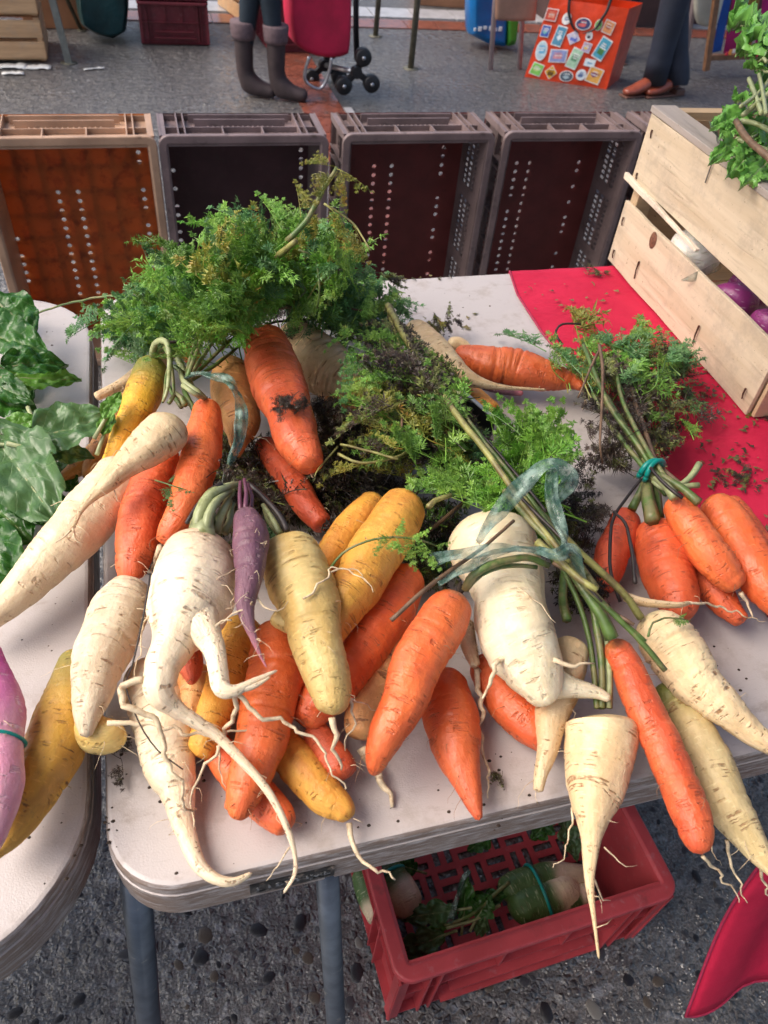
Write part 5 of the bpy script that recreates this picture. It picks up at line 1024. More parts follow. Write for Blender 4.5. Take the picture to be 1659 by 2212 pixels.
# ================================================================== WOODEN CRATE ON THE CLOTH
def wood(name, a, b, dark=(.10, .06, .04), amt=.3, ax=1):
    k = NT(name); co = k.coord(); sc = [46, 46, 46]; sc[ax] = 3.2
    g1 = k.noise(k.vmul(co, tuple(sc)), 1, 5, .6, .6); base = k.mix(k.ramp(g1, .3, .7), a, b)
    g2 = k.ramp(k.noise(k.vmul(co, tuple(x*3 for x in sc)), 1, 3), .55, .72); base = k.mix(k.math('MULTIPLY', g2, .35), base, tuple(x*.55 for x in b))
    st = k.ramp(k.noise(co, 14, 7, .75), .47, .66); base = k.mix(k.math('MULTIPLY', st, amt*1.5), base, (.33, .27, .21)); sk = k.ramp(k.noise(co, 75, 6, .8), .60, .70); base = k.mix(k.math('MULTIPLY', sk, .55), base, (.22, .15, .10))
    sp = k.ramp(k.noise(co, 210, 3, .7), .67, .73); base = k.mix(k.math('MULTIPLY', sp, .85), base, dark)
    k.col(base).set(roughness=.6).bump(k.math('ADD', g1, k.math('MULTIPLY', g2, .5)), .4, .0012); return k.m
WY = wood('poplar_board', (.66, .54, .39), (.54, .42, .28)); WG = wood('weathered_board_top', (.40, .34, .30), (.30, .25, .22), amt=.6); WX = wood('poplar_end_board', (.56, .40, .24), (.46, .31, .18), ax=0); WB = wood('broken_board_edge', (.78, .68, .54), (.68, .56, .42), amt=.4)
rust = simple('rusty_nail', (.11, .045, .03), .6, .5, 400, metallic=.3); wire = simple('staple_wire', (.30, .29, .27), .35, .3, 200, metallic=.8)
x0 = .656; y0, y1 = .588, .979
wcr = thing('wooden_crate', 'pale slatted wooden crate on the red tablecloth, full of turnips', 'crate', (x0+.15, (y0+y1)/2, T+.004)); wcr.matrix_basis = Matrix.Translation(wcr.location) @ Matrix.Rotation(R(-1.5), 4, 'Z')
PV = wcr.matrix_basis.inverted()
def wc(mb, name, m, bev=.0008):
    o = mb.build(name, m, None, bevel=bev); o.parent = wcr; o.matrix_parent_inverse = Matrix.Translation(-Vector((x0+.15, (y0+y1)/2, T+.004))); return o
# slats of the side that faces the heap; the lower and the upper one, with the split strip
zb = T+.0045
def slat(yA, yB, zA0, zA1, zB0, zB1, m, name='slat', th=.0055, n=10, x=x0, seed=0):
    mb = MB(); rr_ = random.Random(seed)
    for i in range(n+1):
        u = i/n; y = yA+(yB-yA)*u; za = zA0+(zB0-zA0)*u+.0014*noise.noise((u*6, seed, 0)); zb_ = zA1+(zB1-zA1)*u+.0014*noise.noise((u*6, seed, 4)); dx = .002*noise.noise((u*3, seed, 8))
        mb.v += [(x+dx, y, za), (x+dx+th, y, za), (x+dx+th, y, zb_), (x+dx, y, zb_)]
    for i in range(n):
        b = i*4
        for q in range(4): q2 = (q+1) % 4; mb.f.append((b+q, b+4+q, b+4+q2, b+q2))
    mb.f += [(0, 1, 2, 3), (n*4+3, n*4+2, n*4+1, n*4)]
    return wc(mb, name, m)
slat(y1, y0, zb, zb+.092, zb, zb+.092, WY, seed=1)
slat(y1, y0-.01, zb+.124, zb+.211, zb+.120, zb+.213, WY, x=x0-.001, seed=2)
slat(y1+.012, y1-.20, zb+.119, zb+.128, zb+.1125, zb+.116, WB, 'split_strip', .006, x=x0-.0072, seed=3)
slat(y1-.004, y0, zb+.2, zb+.208, zb+.2, zb+.208, WY, th=.004, x=x0+.34, seed=4)
for zq in (zb+.0, zb+.122): slat(y1, y0, zq, zq+.09, zq, zq+.09, WY, x=x0+.345, seed=5)
mb = MB(); mb.box((x0+.0150, (y0+y1)/2, zb+.2165), (.036, y1-y0+.004, .008)); wc(mb, 'top_board', WG)
for yq in (y1-.012, y0+.010):
    for xq in (x0+.018, x0+.325): wc(MB().box((xq, yq, zb+.104), (.024, .018, .206)), 'corner_post', WX)
for yq, s_ in ((y1+.003, 1), (y0-.0045, -1)):
    for zq in (.045, .158): wc(MB().box((x0+.172, yq, zb+zq), (.332, .0055, .088)), 'end_board', WX)
for i in range(5): wc(MB().box((x0+.172, y0+.04+i*(y1-y0-.08)/4, zb-.0015), (.335, .075, .003)), 'base_board', WX)
wc(MB().box((x0+.172, y1-.012, zb+.214), (.30, .018, .01)), 'end_rail', WX)
for y, z, dz in ((y1-.012, .072, -.012), (y1-.014, .022, -.012), (y1-.085, .040, -.026), (y0+.135, .040, -.026), (y0+.016, .028, -.014), (y1-.016, .195, -.010), (y1-.012, .136, -.008)):
    mb = MB(); mb.tube([(x0-.0025, y, zb+z), (x0-.0035, y-.001, zb+z+dz*.5), (x0-.0022, y-.0015, zb+z+dz)], [.0014, .001, .0009], 6); wc(mb, 'nail', rust, 0)
mb = MB(); mb.tube([(x0-.003, y1-.165, zb+.185), (x0-.004, y1-.165, zb+.2225), (x0+.002, y1-.165, zb+.2225), (x0+.034, y1-.17, zb+.2222)], .0009, 8); wc(mb, 'wire_staple', wire, 0)
mb = MB(); q = P(1423, 530, T); mb.v = []; 
kn = [(x0-.0004+.0008*math.cos(a)*0-.0006, y1-.098+.0085*math.cos(a), zb+.078+.012*math.sin(a)) for a in [2*math.pi*i/14 for i in range(14)]]; mb.v = kn+[(x0-.0028, y1-.098, zb+.078)]
mb.f = [(i, (i+1) % 14, 14) for i in range(14)]; wc(mb, 'wood_knot', simple('wood_knot_brown', (.22, .09, .05), .6, .5, 250), 0)
def px_root(label, cx, cy, X, r, mat, nm, squash=1.05):
    c = PX(cx, cy, X); _seed[0] += 1; mb = MB(); root_geo(mb, [v4(c+Vector((0, r*.1, -r*.98)), r*.5), v4(c+Vector((0, 0, -r*.4)), r*.96), v4(c, r*1.03), v4(c+Vector((0, 0, r*.45)), r*.9), v4(c+Vector((r*.1, r*.12, r*.85)), r*.45)][::-1], _seed[0], cap0=1, cap1=1, rings=.2)
    tag(mb.build(nm, M[mat], None, True), label, 'turnip')
px_root('white turnip seen through the gap of the wooden crate', 1502, 540, x0+.045, .034, 'turnip_white', 'turnip')
px_root('purple topped turnip seen through the crate gap, left one of the two purple ones', 1585, 652, x0+.042, .030, 'turnip', 'turnip')
px_root('purple topped turnip behind the other in the crate gap', 1625, 632, x0+.085, .032, 'turnip', 'turnip')
px_root('purple turnip at the right photo edge inside the wooden crate', 1668, 705, x0+.040, .026, 'turnip', 'turnip')
mb = MB(); pth = [PX(1558, 572, x0+.06), PX(1530, 585, x0+.02), PX(1500, 598, x0-.004), PX(1472, 606, x0-.010)]
sm = catmull([v4(p, w_) for p, w_ in zip(pth, (.007, .0075, .007, .001))], .004); n = len(sm)
for i, p in enumerate(sm):
    for j in range(5): u = j/4-.5; mb.v.append((p[0]+.0015*math.sin(j*2+i*.4), p[1]+u*p[3]*.5, p[2]+u*p[3]*1.6))
for i in range(n-1):
    for j in range(4): a = i*5+j; mb.f.append((a, a+1, a+6, a+5))
tag(mb.build('ribbon', M['ribbon'], None, True), 'scrap of clear bluish ribbon poking through the gap of the wooden crate', 'ribbon')
inner = thing('celery', 'leafy celery with pale stalks piled on top of the wooden crate', 'celery', P(1600, 330, .98))
CE = [((1640, 62), (1618, -10), 84, 1.06), ((1650, 125), (1612, 70), 80, 1.05), ((1665, 90), (1640, 30), 70, 1.07), ((1660, 150), (1622, 128), 66, 1.04), ((1620, 240), (1543, 262), 74, 1.0), ((1625, 225), (1595, 195), 60, 1.02), ((1620, 300), (1543, 335), 72, .985), ((1640, 320), (1580, 365), 70, .98), ((1660, 350), (1608, 392), 70, .975), ((1600, 270), (1560, 290), 56, .99), ((1655, 260), (1610, 300), 80, .99), ((1670, 200), (1625, 180), 70, 1.02), ((1690, 290), (1640, 345), 90, .985), ((1690, 120), (1650, 190), 80, 1.02), ((1650, 240), (1640, 200), 60, 1.0)]
for i, (a, b, wd, z) in enumerate(CE):
    pa_, pb_ = P(a[0], a[1], z), P(b[0], b[1], z-.005); broad_leaf(inner, pa_, pb_, px(pb_, wd), 'celery', 260+i, wave=1.6, serr=.45, lobes=2.5, droop=.15)
for pts, z, a, b, m in (([(1618, 170), (1630, 200), (1645, 245)], 1.03, 10, 11, 'stem_pale'), ([(1675, 190), (1640, 220), (1605, 248)], (1.04, 1.02), 12, 11, 'stem_pale'), ([(1590, 262), (1615, 300), (1665, 345), (1690, 380)], (1.0, 1.0, .99), 15, 18, 'stem_brown'), ([(1600, 230), (1640, 200), (1680, 150)], 1.03, 9, 10, 'stem_pale'), ([(1640, 160), (1648, 200), (1655, 245)], 1.035, 8, 9, 'stem_pale'), ([(1600, 260), (1640, 270), (1690, 300)], 1.0, 10, 14, 'stem_pale'), ([(1590, 300), (1640, 320), (1690, 330)], .985, 10, 14, 'stem_pale')): stem(inner, pts, z, a, b, m)
ribbon(inner, [(1535, 268), (1548, 290), (1558, 320)], (.99, .975, .96), [16, 12, 10])
# ================================================================== THE MARKET BEHIND
def skin_fig(name, joints, edges, m, parent, root_i=0, sub=2, smooth=True):
    me = bpy.data.meshes.new(name); me.from_pydata([j[0] for j in joints], edges, []); me.materials.append(m)
    o = bpy.data.objects.new(name, me); C.objects.link(o)
    o.modifiers.new('skin', 'SKIN').use_smooth_shade = True
    for i, j in enumerate(joints):
        r = j[1]; me.skin_vertices[0].data[i].radius = r if hasattr(r, '__len__') else (r, r)
        me.skin_vertices[0].data[i].use_root = (i == root_i)
    s_ = o.modifiers.new('sub', 'SUBSURF'); s_.levels = sub; s_.render_levels = sub
    if parent is not None: world_child(o, parent)
    return o
skinm = simple('skin', (.55, .33, .24), .5, .1, 20)
navy = simple('navy_cloth', (.010, .022, .036), .8, .35, 12, bump=.002); trous = simple('dark_blue_trousers', (.016, .022, .042), .75, .35, 9, bump=.004); coatm = simple('dark_coat', (.012, .016, .03), .8, .3, 9, bump=.004)
bootm = simple('brown_suede_boot', (.045, .028, .030), .75, .35, 25, bump=.001); cuffm = simple('boot_cuff', (.13, .085, .095), .8, .3, 60, bump=.001); shoem = simple('tan_leather_shoe', (.24, .055, .03), .28, .3, 20); solem = simple('shoe_heel', (.12, .05, .035), .5, .3, 40)
hairm = simple('brown_hair', (.05, .03, .02), .6, .4, 80)
def person(label, loc, fa, fb, face, lower, upper, sc=1.0, feet='boots', arm_to=None, shift=(0, 0)):
    """fa, fb: ankle positions; face: unit vector the person looks along"""
    t = thing('person', label, 'person', loc); V = Vector; f = V(face).normalized(); s = V((-f.y, f.x, 0))
    hip = (V(fa)+V(fb))/2; hip.z = .92*sc; hip += V((shift[0], shift[1], 0)); L = []
    ankA, ankB = V(fa), V(fb)
    def leg(a, sg):
        h = hip+s*(.095 if feet != 'boots' else (a-hip).dot(s)*sg)*sg; kn = (a+h)/2+f*.01; kn.z = .48*sc; return [a, kn, h]
    la, lb = leg(ankA, 1), leg(ankB, -1)
    if (ankA-hip).dot(s) < 0: la, lb = leg(ankA, -1), leg(ankB, 1)
    ch = hip+V((0, 0, .42*sc)); nk = hip+V((0, 0, .56*sc)); hd = hip+V((0, 0, .70*sc))
    sh = [nk+s*.18+V((0, 0, -.05)), nk-s*.18+V((0, 0, -.05))]; el = [p+f*.03+V((0, 0, -.29))+s*(.05 if i == 0 else -.05) for i, p in enumerate(sh)]
    hn = [p+f*.10+V((0, 0, -.24)) for p in el]
    if arm_to is not None: hn[1] = V(arm_to); el[1] = (sh[1]+hn[1])/2-f*.03
    J = [(hip, .10), (hip+V((0, 0, .2)), .10), (ch, (.14, .10)), (nk, .05), (nk+V((0, 0, .06)), .05), (hd, (.075, .09)), (hd+V((0, 0, .09)), (.06, .07))]
    E_ = [(0, 1), (1, 2), (2, 3), (3, 4), (4, 5), (5, 6)]
    for leg_ in (la, lb):
        b = len(J); J += [(leg_[2], .085), (leg_[1], .043), (leg_[0], .026)]; E_ += [(0, b), (b, b+1), (b+1, b+2)]
    for i in (0, 1):
        b = len(J); J += [(sh[i], .05), (el[i], .038), (hn[i], .026), (hn[i]+V((0, 0, -.07)), (.034, .018)), (hn[i]+V((0, 0, -.13)), (.02, .01))]; E_ += [(3, b), (b, b+1), (b+1, b+2), (b+2, b+3), (b+3, b+4)]
    body = skin_fig('body', J, E_, skinm, t)
    fc = MB(); 
    for sg in (-1, 1): fc.box(hd+f*.082+s*.03*sg+V((0, 0, .02)), (.018, .012, .012)); fc.box(hd+s*.078*sg, (.02, .03, .05))
    fc.box(hd+f*.10-V((0, 0, .01)), (.02, .03, .035)); fc.box(hd+f*.085-V((0, 0, .05)), (.04, .02, .008)); world_child(fc.build('face', skinm, None, True, .004), t)
    skin_fig('hair', [(hd-f*.02+V((0, 0, .06)), (.09, .10)), (hd-f*.03+V((0, 0, .10)), (.07, .08)), (hd-f*.05-V((0, 0, .04)), (.08, .06))], [(0, 1), (0, 2)], hairm, t)
    k_ = 1.22 if feet == 'boots' else 1.55
    J = [(hip+V((0, 0, .05)), .135)]; E_ = []
    for leg_ in (la, lb):
        b = len(J); a2 = leg_[0]+V((0, 0, .06 if feet == 'boots' else -.005)); J += [(leg_[2]-V((0, 0, .04)), .105 if feet == 'boots' else .11), (leg_[1], .050*k_ if feet == 'boots' else .078), ((leg_[1]+a2)/2, .044 if feet == 'boots' else .07), (a2, .034 if feet == 'boots' else .064)]; E_ += [(0, b), (b, b+1), (b+1, b+2), (b+2, b+3)]
    skin_fig('trousers', J, E_, lower, t)
    J = [(hip-V((0, 0, .12 if feet == 'boots' else 0)), .165), (hip+V((0, 0, .2)), .135), (ch, (.19, .13)), (nk-V((0, 0, .01)), .08)]; E_ = [(0, 1), (1, 2), (2, 3)]
    for i in (0, 1): b = len(J); J += [(sh[i], .07), (el[i], .056), (hn[i]+V((0, 0, .02)), .042)]; E_ += [(2, b), (b, b+1), (b+1, b+2)]
    skin_fig('coat', J, E_, upper, t)
    if feet != 'boots':
        for leg_ in (la, lb):
            d_ = (leg_[1]-leg_[0]).normalized(); b_ = leg_[0]-d_*.035; h_ = MB(); h_.tube([b_, b_+V((0, 0, .004)), b_+d_*.12, b_+d_*.20], [.062, .066, .066, .058], 24, cap=False); o = h_.build('trouser_hem', lower, None, True); world_child(o, t)
    for a, tf in ((ankA, 1), (ankB, 1)):
        fd = f
        if feet == 'boots':
            z = V((0, 0, 1)); b_ = V((a.x, a.y, 0))
            o = skin_fig('boot', [(b_+z*.30, (.050, .052)), (b_+z*.20, (.048, .050)), (b_+z*.10, (.043, .046)), (b_+z*.045, (.042, .048)), (b_+fd*.08+z*.036, (.042, .036)), (b_+fd*.155+z*.030, (.038, .028)), (b_-fd*.03+z*.036, (.042, .036))], [(0, 1), (1, 2), (2, 3), (3, 4), (4, 5), (3, 6)], bootm, t)
            mb = MB(); mb.tube([b_+z*.245, b_+z*.26, b_+z*.31, b_+z*.318], [.053, .057, .061, .058], 20); c_ = mb.build('cuff', cuffm, None, True); world_child_plain(c_, o); c_.matrix_parent_inverse = Matrix()
        else:
            b_ = V((a.x, a.y, 0)); z = V((0, 0, 1))
            o = skin_fig('shoe', [(b_-fd*.035+z*.055, (.038, .04)), (b_+z*.085, (.034, .036)), (b_+fd*.06+z*.055, (.040, .036)), (b_+fd*.14+z*.032, (.042, .024)), (b_+fd*.20+z*.026, (.026, .016))], [(0, 1), (0, 2), (1, 2), (2, 3), (3, 4)][:1]+[(1, 2), (2, 3), (3, 4)], shoem, t)
            mb = MB(); rot = Matrix((fd, V((-fd.y, fd.x, 0)), z)).transposed(); mb.box(b_-fd*.04+z*.017, (.07, .066, .034), rot, .92); mb.box(b_+fd*.10+z*.006, (.21, .07, .010), rot); c_ = mb.build('heel', solem, None, bevel=.005); world_child_plain(c_, o)
    return t
a1 = P(531, 205, 0); a2 = P(598, 214, 0)
person('person in brown boots with pale cuffs and dark tights, standing beside the red trolley', (a1+a2)/2, (a1.x, a1.y, .09), (a2.x, a2.y, .09), (.93, -.36, 0), navy, coatm)
b1 = P(1404, 205, 0); b2 = P(1449, 205, 0)
person('person in dark blue trousers and tan leather shoes at the upper right', (b1+b2)/2, (b1.x, b1.y, .10), (b2.x, b2.y, .10), (-.97, -.22, 0), trous, coatm, feet='shoes', shift=(-.17, 0))
c1 = PY(1272, 60, 4.95); c2 = PY(1345, 60, 4.9)
person('person in dark clothes standing behind the orange bag', ((c1.x+c2.x)/2, 4.92, 0), (c1.x, c1.y, .09), (c2.x, c2.y, .09), (-.3, -.95, 0), coatm, coatm, feet='shoes')
# ---- shopping trolley
redc = simple('red_trolley_fabric', (.52, .008, .055), .7, .3, 10, bump=.006); blk = simple('black_plastic', (.012, .012, .014), .45, .3, 60); chrome = simple('silver_tube', (.50, .51, .54), .3, .15, 60, metallic=.8)
tY = 4.12
tb = thing('shopping_trolley', 'red fabric shopping trolley with black three wheel stair climbers', 'trolley', (PY(735, 190, tY).x, tY, 0))
outl = [PY(627, 0, tY), PY(629, 60, tY), PY(637, 100, tY), PY(675, 128, tY), PY(730, 131, tY), PY(757, 122, tY), PY(763, 60, tY), PY(762, -120, tY), PY(640, -150, tY)]
cen = Vector((sum(p.x for p in outl)/9, tY, 0)); mb = MB(); n = len(outl)
for dy_, k_ in ((0, .95), (.03, 1), (.22, 1.02), (.27, .93)):
    for p in outl: c_ = Vector((cen.x, 0, .55)); mb.v.append((c_.x+(p.x-c_.x)*k_, tY+dy_, c_.z+(p.z-c_.z)*k_))
for j in range(3):
    for i in range(n): i2 = (i+1) % n; mb.f.append((j*n+i, j*n+i2, (j+1)*n+i2, (j+1)*n+i))
mb.f += [tuple(reversed(range(n))), tuple(3*n+i for i in range(n))]
o = mb.build('bag', redc, None, True, .015); world_child(o, tb); sb = o.modifiers.new('s', 'SUBSURF'); sb.levels = sb.render_levels = 2
def tq(*pts, Y=None): return [PY(a, b, Y or tY) for a, b in pts]
mb = MB(); mb.tube([Vector(p[:3]) for p in catmull([v4(p, 0) for p in tq((668, 122), (660, 150), (659, 172), (672, 186), (690, 192), (702, 180), (712, 150), (716, 125), Y=tY-.02)], .01)], .008, 10); world_child(mb.build('stand', chrome, None, True), tb)
for xx in (766, 772):
    mb = MB(); mb.tube(tq((xx, -150), (xx, 60), (xx+2, 130), Y=tY+.27), .008, 8); world_child(mb.build('frame_tube', blk, None, True), tb)
def star(cx, cy, Y, name='wheel_star'):
    c = PY(cx, cy, Y); o = None; mb = MB()
    ws = [PY(cx+14, cy-33, Y), PY(cx+32, cy+24, Y), PY(cx-28, cy+28, Y)]
    for w_ in ws: mb.bar(c, w_, .030, .024, up=(0, 1, 0))
    mb.tube([c-Vector((0, .02, 0)), c+Vector((0, .02, 0))], .028, 12); o = mb.build(name, blk, None, bevel=.003); world_child(o, tb)
    for w_ in ws:
        m2 = MB(); m2.tube([w_-Vector((0, .022, 0)), w_-Vector((0, .017, 0)), w_+Vector((0, .017, 0)), w_+Vector((0, .022, 0))], [.035, .041, .041, .035], 22); q = m2.build('wheel', blk, None, True); world_child_plain(q, o)
        m3 = MB(); m3.tube([w_-Vector((0, .025, 0)), w_-Vector((0, .0225, 0))], .009, 10); q = m3.build('hub', chrome, None, True); world_child_plain(q, o)
star(770, 156, tY-.03); star(700, 140, tY+.24)
mb = MB(); mb.tube([PY(700, 140, tY+.24), PY(770, 156, tY-.03)], .012, 10); world_child(mb.build('axle', chrome, None, True), tb)
# ---- orange shopping bag with stickers
bL, bR = P(1133, 166, 0), P(1310, 193, 0); ex = (bR-bL); Wd = ex.length; ex.normalize(); ez = Vector((0, 0, 1)); ey = Vector((-ex.y, ex.x, 0))
bag = thing('shopping_bag', 'large orange shopping bag covered with travel stickers', 'bag', (bL+bR)/2)
om = simple('orange_bag_plastic', (.72, .060, .016), .28, .3, 12, bump=.01)
Hb = .385; lean = Vector((.02, 0, 0))
def bp(u, v, d=0):  # on the front face
    wv = Wd*(.5+(u-.5)*(1-.10*v)); return bL+ex*wv+ez*(Hb*v)+ey*(d+.035*v)+ex*.035*v
mb = MB(); NU, NV = 12, 10
for lay, dd in ((0, 0), (1, .26)):
    for j in range(NV+1):
        for i in range(NU+1):
            u, v = i/NU, j/NV; bul = -.012*math.sin(math.pi*u)*math.sin(math.pi*v)+.006*noise.noise((u*5, v*4, lay)); p = bp(u, v, 0)+ey*(dd*(1-.25*v)+(bul if lay == 0 else -bul))+ex*(.30*dd*lay); mb.v.append(tuple(p))
q = (NU+1)*(NV+1)
def gi(l, i, j): return l*q+j*(NU+1)+i
for j in range(NV):
    for i in range(NU): mb.f.append((gi(0, i, j), gi(0, i+1, j), gi(0, i+1, j+1), gi(0, i, j+1))); mb.f.append((gi(1, i, j), gi(1, i, j+1), gi(1, i+1, j+1), gi(1, i+1, j)))
    mb.f.append((gi(0, 0, j), gi(0, 0, j+1), gi(1, 0, j+1), gi(1, 0, j))); mb.f.append((gi(0, NU, j), gi(1, NU, j), gi(1, NU, j+1), gi(0, NU, j+1)))
for i in range(NU): mb.f.append((gi(0, i, 0), gi(1, i, 0), gi(1, i+1, 0), gi(0, i+1, 0)))
bo = mb.build('body', om, None, True); s_ = bo.modifiers.new('thickness', 'SOLIDIFY'); s_.thickness = .002; world_child(bo, bag); bo.modifiers.new('es', 'EDGE_SPLIT').split_angle = R(50)
def fuv(x, y):   # survey point -> face coordinates
    best = None; p0 = bp(0, 0); r = Vector(_ray(x, y)); o_ = Vector((0, 0, H)); e1_ = bp(1, 0)-p0; e2_ = bp(0, 1)-p0; nn = e1_.cross(e2_); t = (p0-o_).dot(nn)/r.dot(nn); h = o_+r*t-p0
    v = h.dot(ez)/Hb; u = ((h-ex*.035*v).dot(ex)/Wd-.5)/(1-.10*v)+.5; return u, v
cm = {}
def cmat(c):
    if c not in cm: cm[c] = simple('sticker_print', c, .4, .25, 60)
    return cm[c]
def S_(x, y): return (1824+x*.5425)/1.8228, y*.5425/1.8228
ST = [(640, 105, 100, 85, 'r', (.62, .08, .05), (.75, .3, .2), 0), (752, 132, 75, 85, 'e', (.85, .82, .80), (.3, .35, .5), 0), (872, 170, 132, 84, 'e', (.05, .06, .16), (.6, .12, .12), 0), (982, 178, 62, 80, 'e', (.15, .45, .08), (.6, .75, .3), 8), (1055, 195, 88, 90, 'r', (.72, .30, .12), (.4, .12, .08), 12),
      (590, 222, 72, 85, 'r', (.06, .12, .45), (.2, .5, .5), 0), (698, 258, 84, 145, 'r', (.10, .30, .45), (.7, .8, .85), 6), (800, 268, 110, 96, 'd', (.62, .55, .72), (.15, .2, .6), 10), (914, 258, 58, 64, 'e', (.86, .85, .84), (.06, .06, .08), 0), (1008, 350, 96, 160, 'r', (.10, .40, .55), (.08, .25, .08), 20), (896, 340, 72, 70, 'r', (.50, .40, .55), (.85, .6, .15), 8),
      (568, 365, 92, 148, 'e', (.55, .70, .78), (.15, .45, .7), -8), (690, 402, 140, 96, 'r', (.30, .35, .62), (.7, .3, .35), -6), (808, 420, 92, 150, 'r', (.45, .68, .48), (.15, .35, .2), 12), (918, 452, 88, 56, 'r', (.75, .85, .88), (.25, .45, .6), 4), (534, 500, 96, 92, 'r', (.25, .62, .12), (.6, .8, .3), 10), (636, 522, 92, 96, 'd', (.82, .45, .03), (.15, .08, .02), 0),
      (748, 550, 112, 84, 'e', (.10, .13, .17), (.4, .5, .55), 0), (856, 540, 84, 84, 'e', (.75, .80, .84), (.12, .2, .4), 0), (952, 545, 118, 116, 'r', (.80, .42, .10), (.25, .1, .2), 10)]
wm = cmat((.84, .83, .80))
for si, (x, y, w_, h_, sh_, c1_, c2_, rot) in enumerate(ST):
    (ax_, ay_) = S_(x, y); u, v = fuv(ax_, ay_); u = min(.93, max(.07, u)); v = min(.94, max(.05, v)); wm_ = w_*.5425/1.8228*2.35e-3; hm = h_*.5425/1.8228*2.25e-3
    def shp(k_, off, mt, nm, par, sh2=None, dx=0, dy=0):
        sh3 = sh2 or sh_; pts = {'r': [(-1, -1), (1, -1), (1, 1), (-1, 1)], 'd': [(0, -1.15), (1.1, 0), (0, 1.15), (-1.1, 0)], 'e': [(math.cos(R(15*i)), math.sin(R(15*i))) for i in range(24)]}[sh3]
        m_ = MB(); rr_ = R(-rot); n_ = len(pts); kx, ky = k_ if hasattr(k_, '__len__') else (k_, k_)
        for lay in (0, 1):
            for (a, b) in pts:
                xx = (a*kx+dx)*wm_/2; zz_ = (b*ky+dy)*hm/2; X_, Z_ = xx*math.cos(rr_)-zz_*math.sin(rr_), xx*math.sin(rr_)+zz_*math.cos(rr_)
                u2, v2 = u+X_/Wd, v+Z_/Hb; bul = -.012*math.sin(math.pi*u2)*math.sin(math.pi*v2)
                m_.v.append(tuple(bp(u2, v2)+ey*(bul-.0045-off*(1-lay)-.0))); 
        m_.f += [tuple(range(n_)), tuple(reversed(range(n_, 2*n_)))]+[(i, n_+i, n_+(i+1) % n_, (i+1) % n_) for i in range(n_)]
        q_ = m_.build(nm, mt, None)
        if par is None: world_child(q_, bag)
        else: world_child_plain(q_, par)
        return q_
    a = shp(1.0, .0006, wm, 'sticker', None); shp(.88, .0012, cmat(c1_), 'print', a)
    rq = random.Random(si)
    shp((.5, .3), .0017, cmat(c2_), 'print_motif', a, rq.choice('erd'), rq.uniform(-.15, .15), rq.uniform(-.35, .1))
    for q_ in range(3): shp((rq.uniform(.3, .62), .05), .0019, rq.choice([wm, cmat(c2_)]), 'print_line', a, 'r', rq.uniform(-.1, .1), .45-.2*q_)
sm2 = [fuv(a, b) for a, b in ((1229, 12), (1230, 35), (1240, 62), (1258, 72), (1285, 62), (1300, 40), (1312, 20))]
pth = [bp(u, v)-ey*.022 for u, v in sm2]; mb = MB(); sp_ = catmull([v4(p, 0) for p in [pth[0]+Vector((0, .02, .10))]+pth+[pth[-1]+Vector((.02, .02, .10))]], .01); n = len(sp_)
for p in sp_:
    p = Vector(p[:3])
    for d_ in (-.010, .010): mb.v.append(tuple(p+ex*d_*.8+ez*abs(d_)*.4))
mb.f = [(2*i, 2*i+1, 2*i+3, 2*i+2) for i in range(n-1)]; o = mb.build('handle', blk, None, True); s_ = o.modifiers.new('thickness', 'SOLIDIFY'); s_.thickness = .003; world_child(o, bag)

# ---- stall legs and trestles
steel = simple('dull_steel', (.16, .15, .11), .45, .4, 40, metallic=.4); grey = simple('grey_leg', (.19, .20, .18), .5, .3, 40, metallic=.2); pinkl = simple('pale_pink_leg', (.42, .33, .34), .45, .2, 40); woodl = simple('brown_wood_leg', (.25, .12, .06), .55, .4, 30, bump=.001)
def post(label, foot, top, r, m, nm='stall_post', group='slim metal stall legs in the background', square=False, plate=True):
    f_ = P(foot[0], foot[1], 0); tpt = PY(top[0], top[1], f_.y+top[2]) if len(top) > 2 else PY(top[0], top[1], f_.y); d = (tpt-f_).normalized(); e = f_+d*1.0/d.z
    t = thing(nm, label, 'stall leg', f_, 0, group); mb = MB()
    if square: mb.bar(f_, e, r*2, r*2, up=(0, 1, 0))
    else: mb.tube([f_, e], r, 14)
    world_child(mb.build('shaft', m, None, not square), t)
    if plate: mb = MB(); mb.tube([f_, f_+Vector((0, 0, .004))], [r*2.6, r*2.5], 18); world_child(mb.build('foot_plate', steel, None, True), t)
post('slim steel stall leg right of the red trolley, the nearer of two', (887, 148), (902, 0), .017, steel)
post('slim steel stall leg farther back beside the trolley', (811, 78), (818, 0), .016, steel)
post('grey flat stall leg standing beside the wooden crates at upper left', (149, 136), (113, 0), .016, grey, square=True)
post('thin dark stall leg behind the grey one', (176, 66), (145, 0), .010, steel)
for lab, ft, tp_ in (('pale leg under the brown paper, left of the pair', (1059, 150), (1070, 0)), ('pale leg under the brown paper, nearest the orange bag', (1122, 148), (1130, 0))): post(lab, ft, tp_, .014, pinkl, 'trestle_leg', 'pale trestle legs', plate=False)
post('white leg right of the blue trousers', (1476, 150), (1500, 0), .016, pinkl, 'trestle_leg', 'pale trestle legs', plate=False)
paper = simple('brown_paper', (.36, .20, .14), .6, .3, 8, bump=.01); cream = simple('cream_bag_paper', (.48, .47, .40), .55, .2, 8, bump=.01); bluep = simple('blue_bag_plastic', (.0, .14, .42), .3, .35, 6, bump=.015); greenp = simple('green_bag_plastic', (.06, .28, .03), .35, .3, 6, bump=.01)
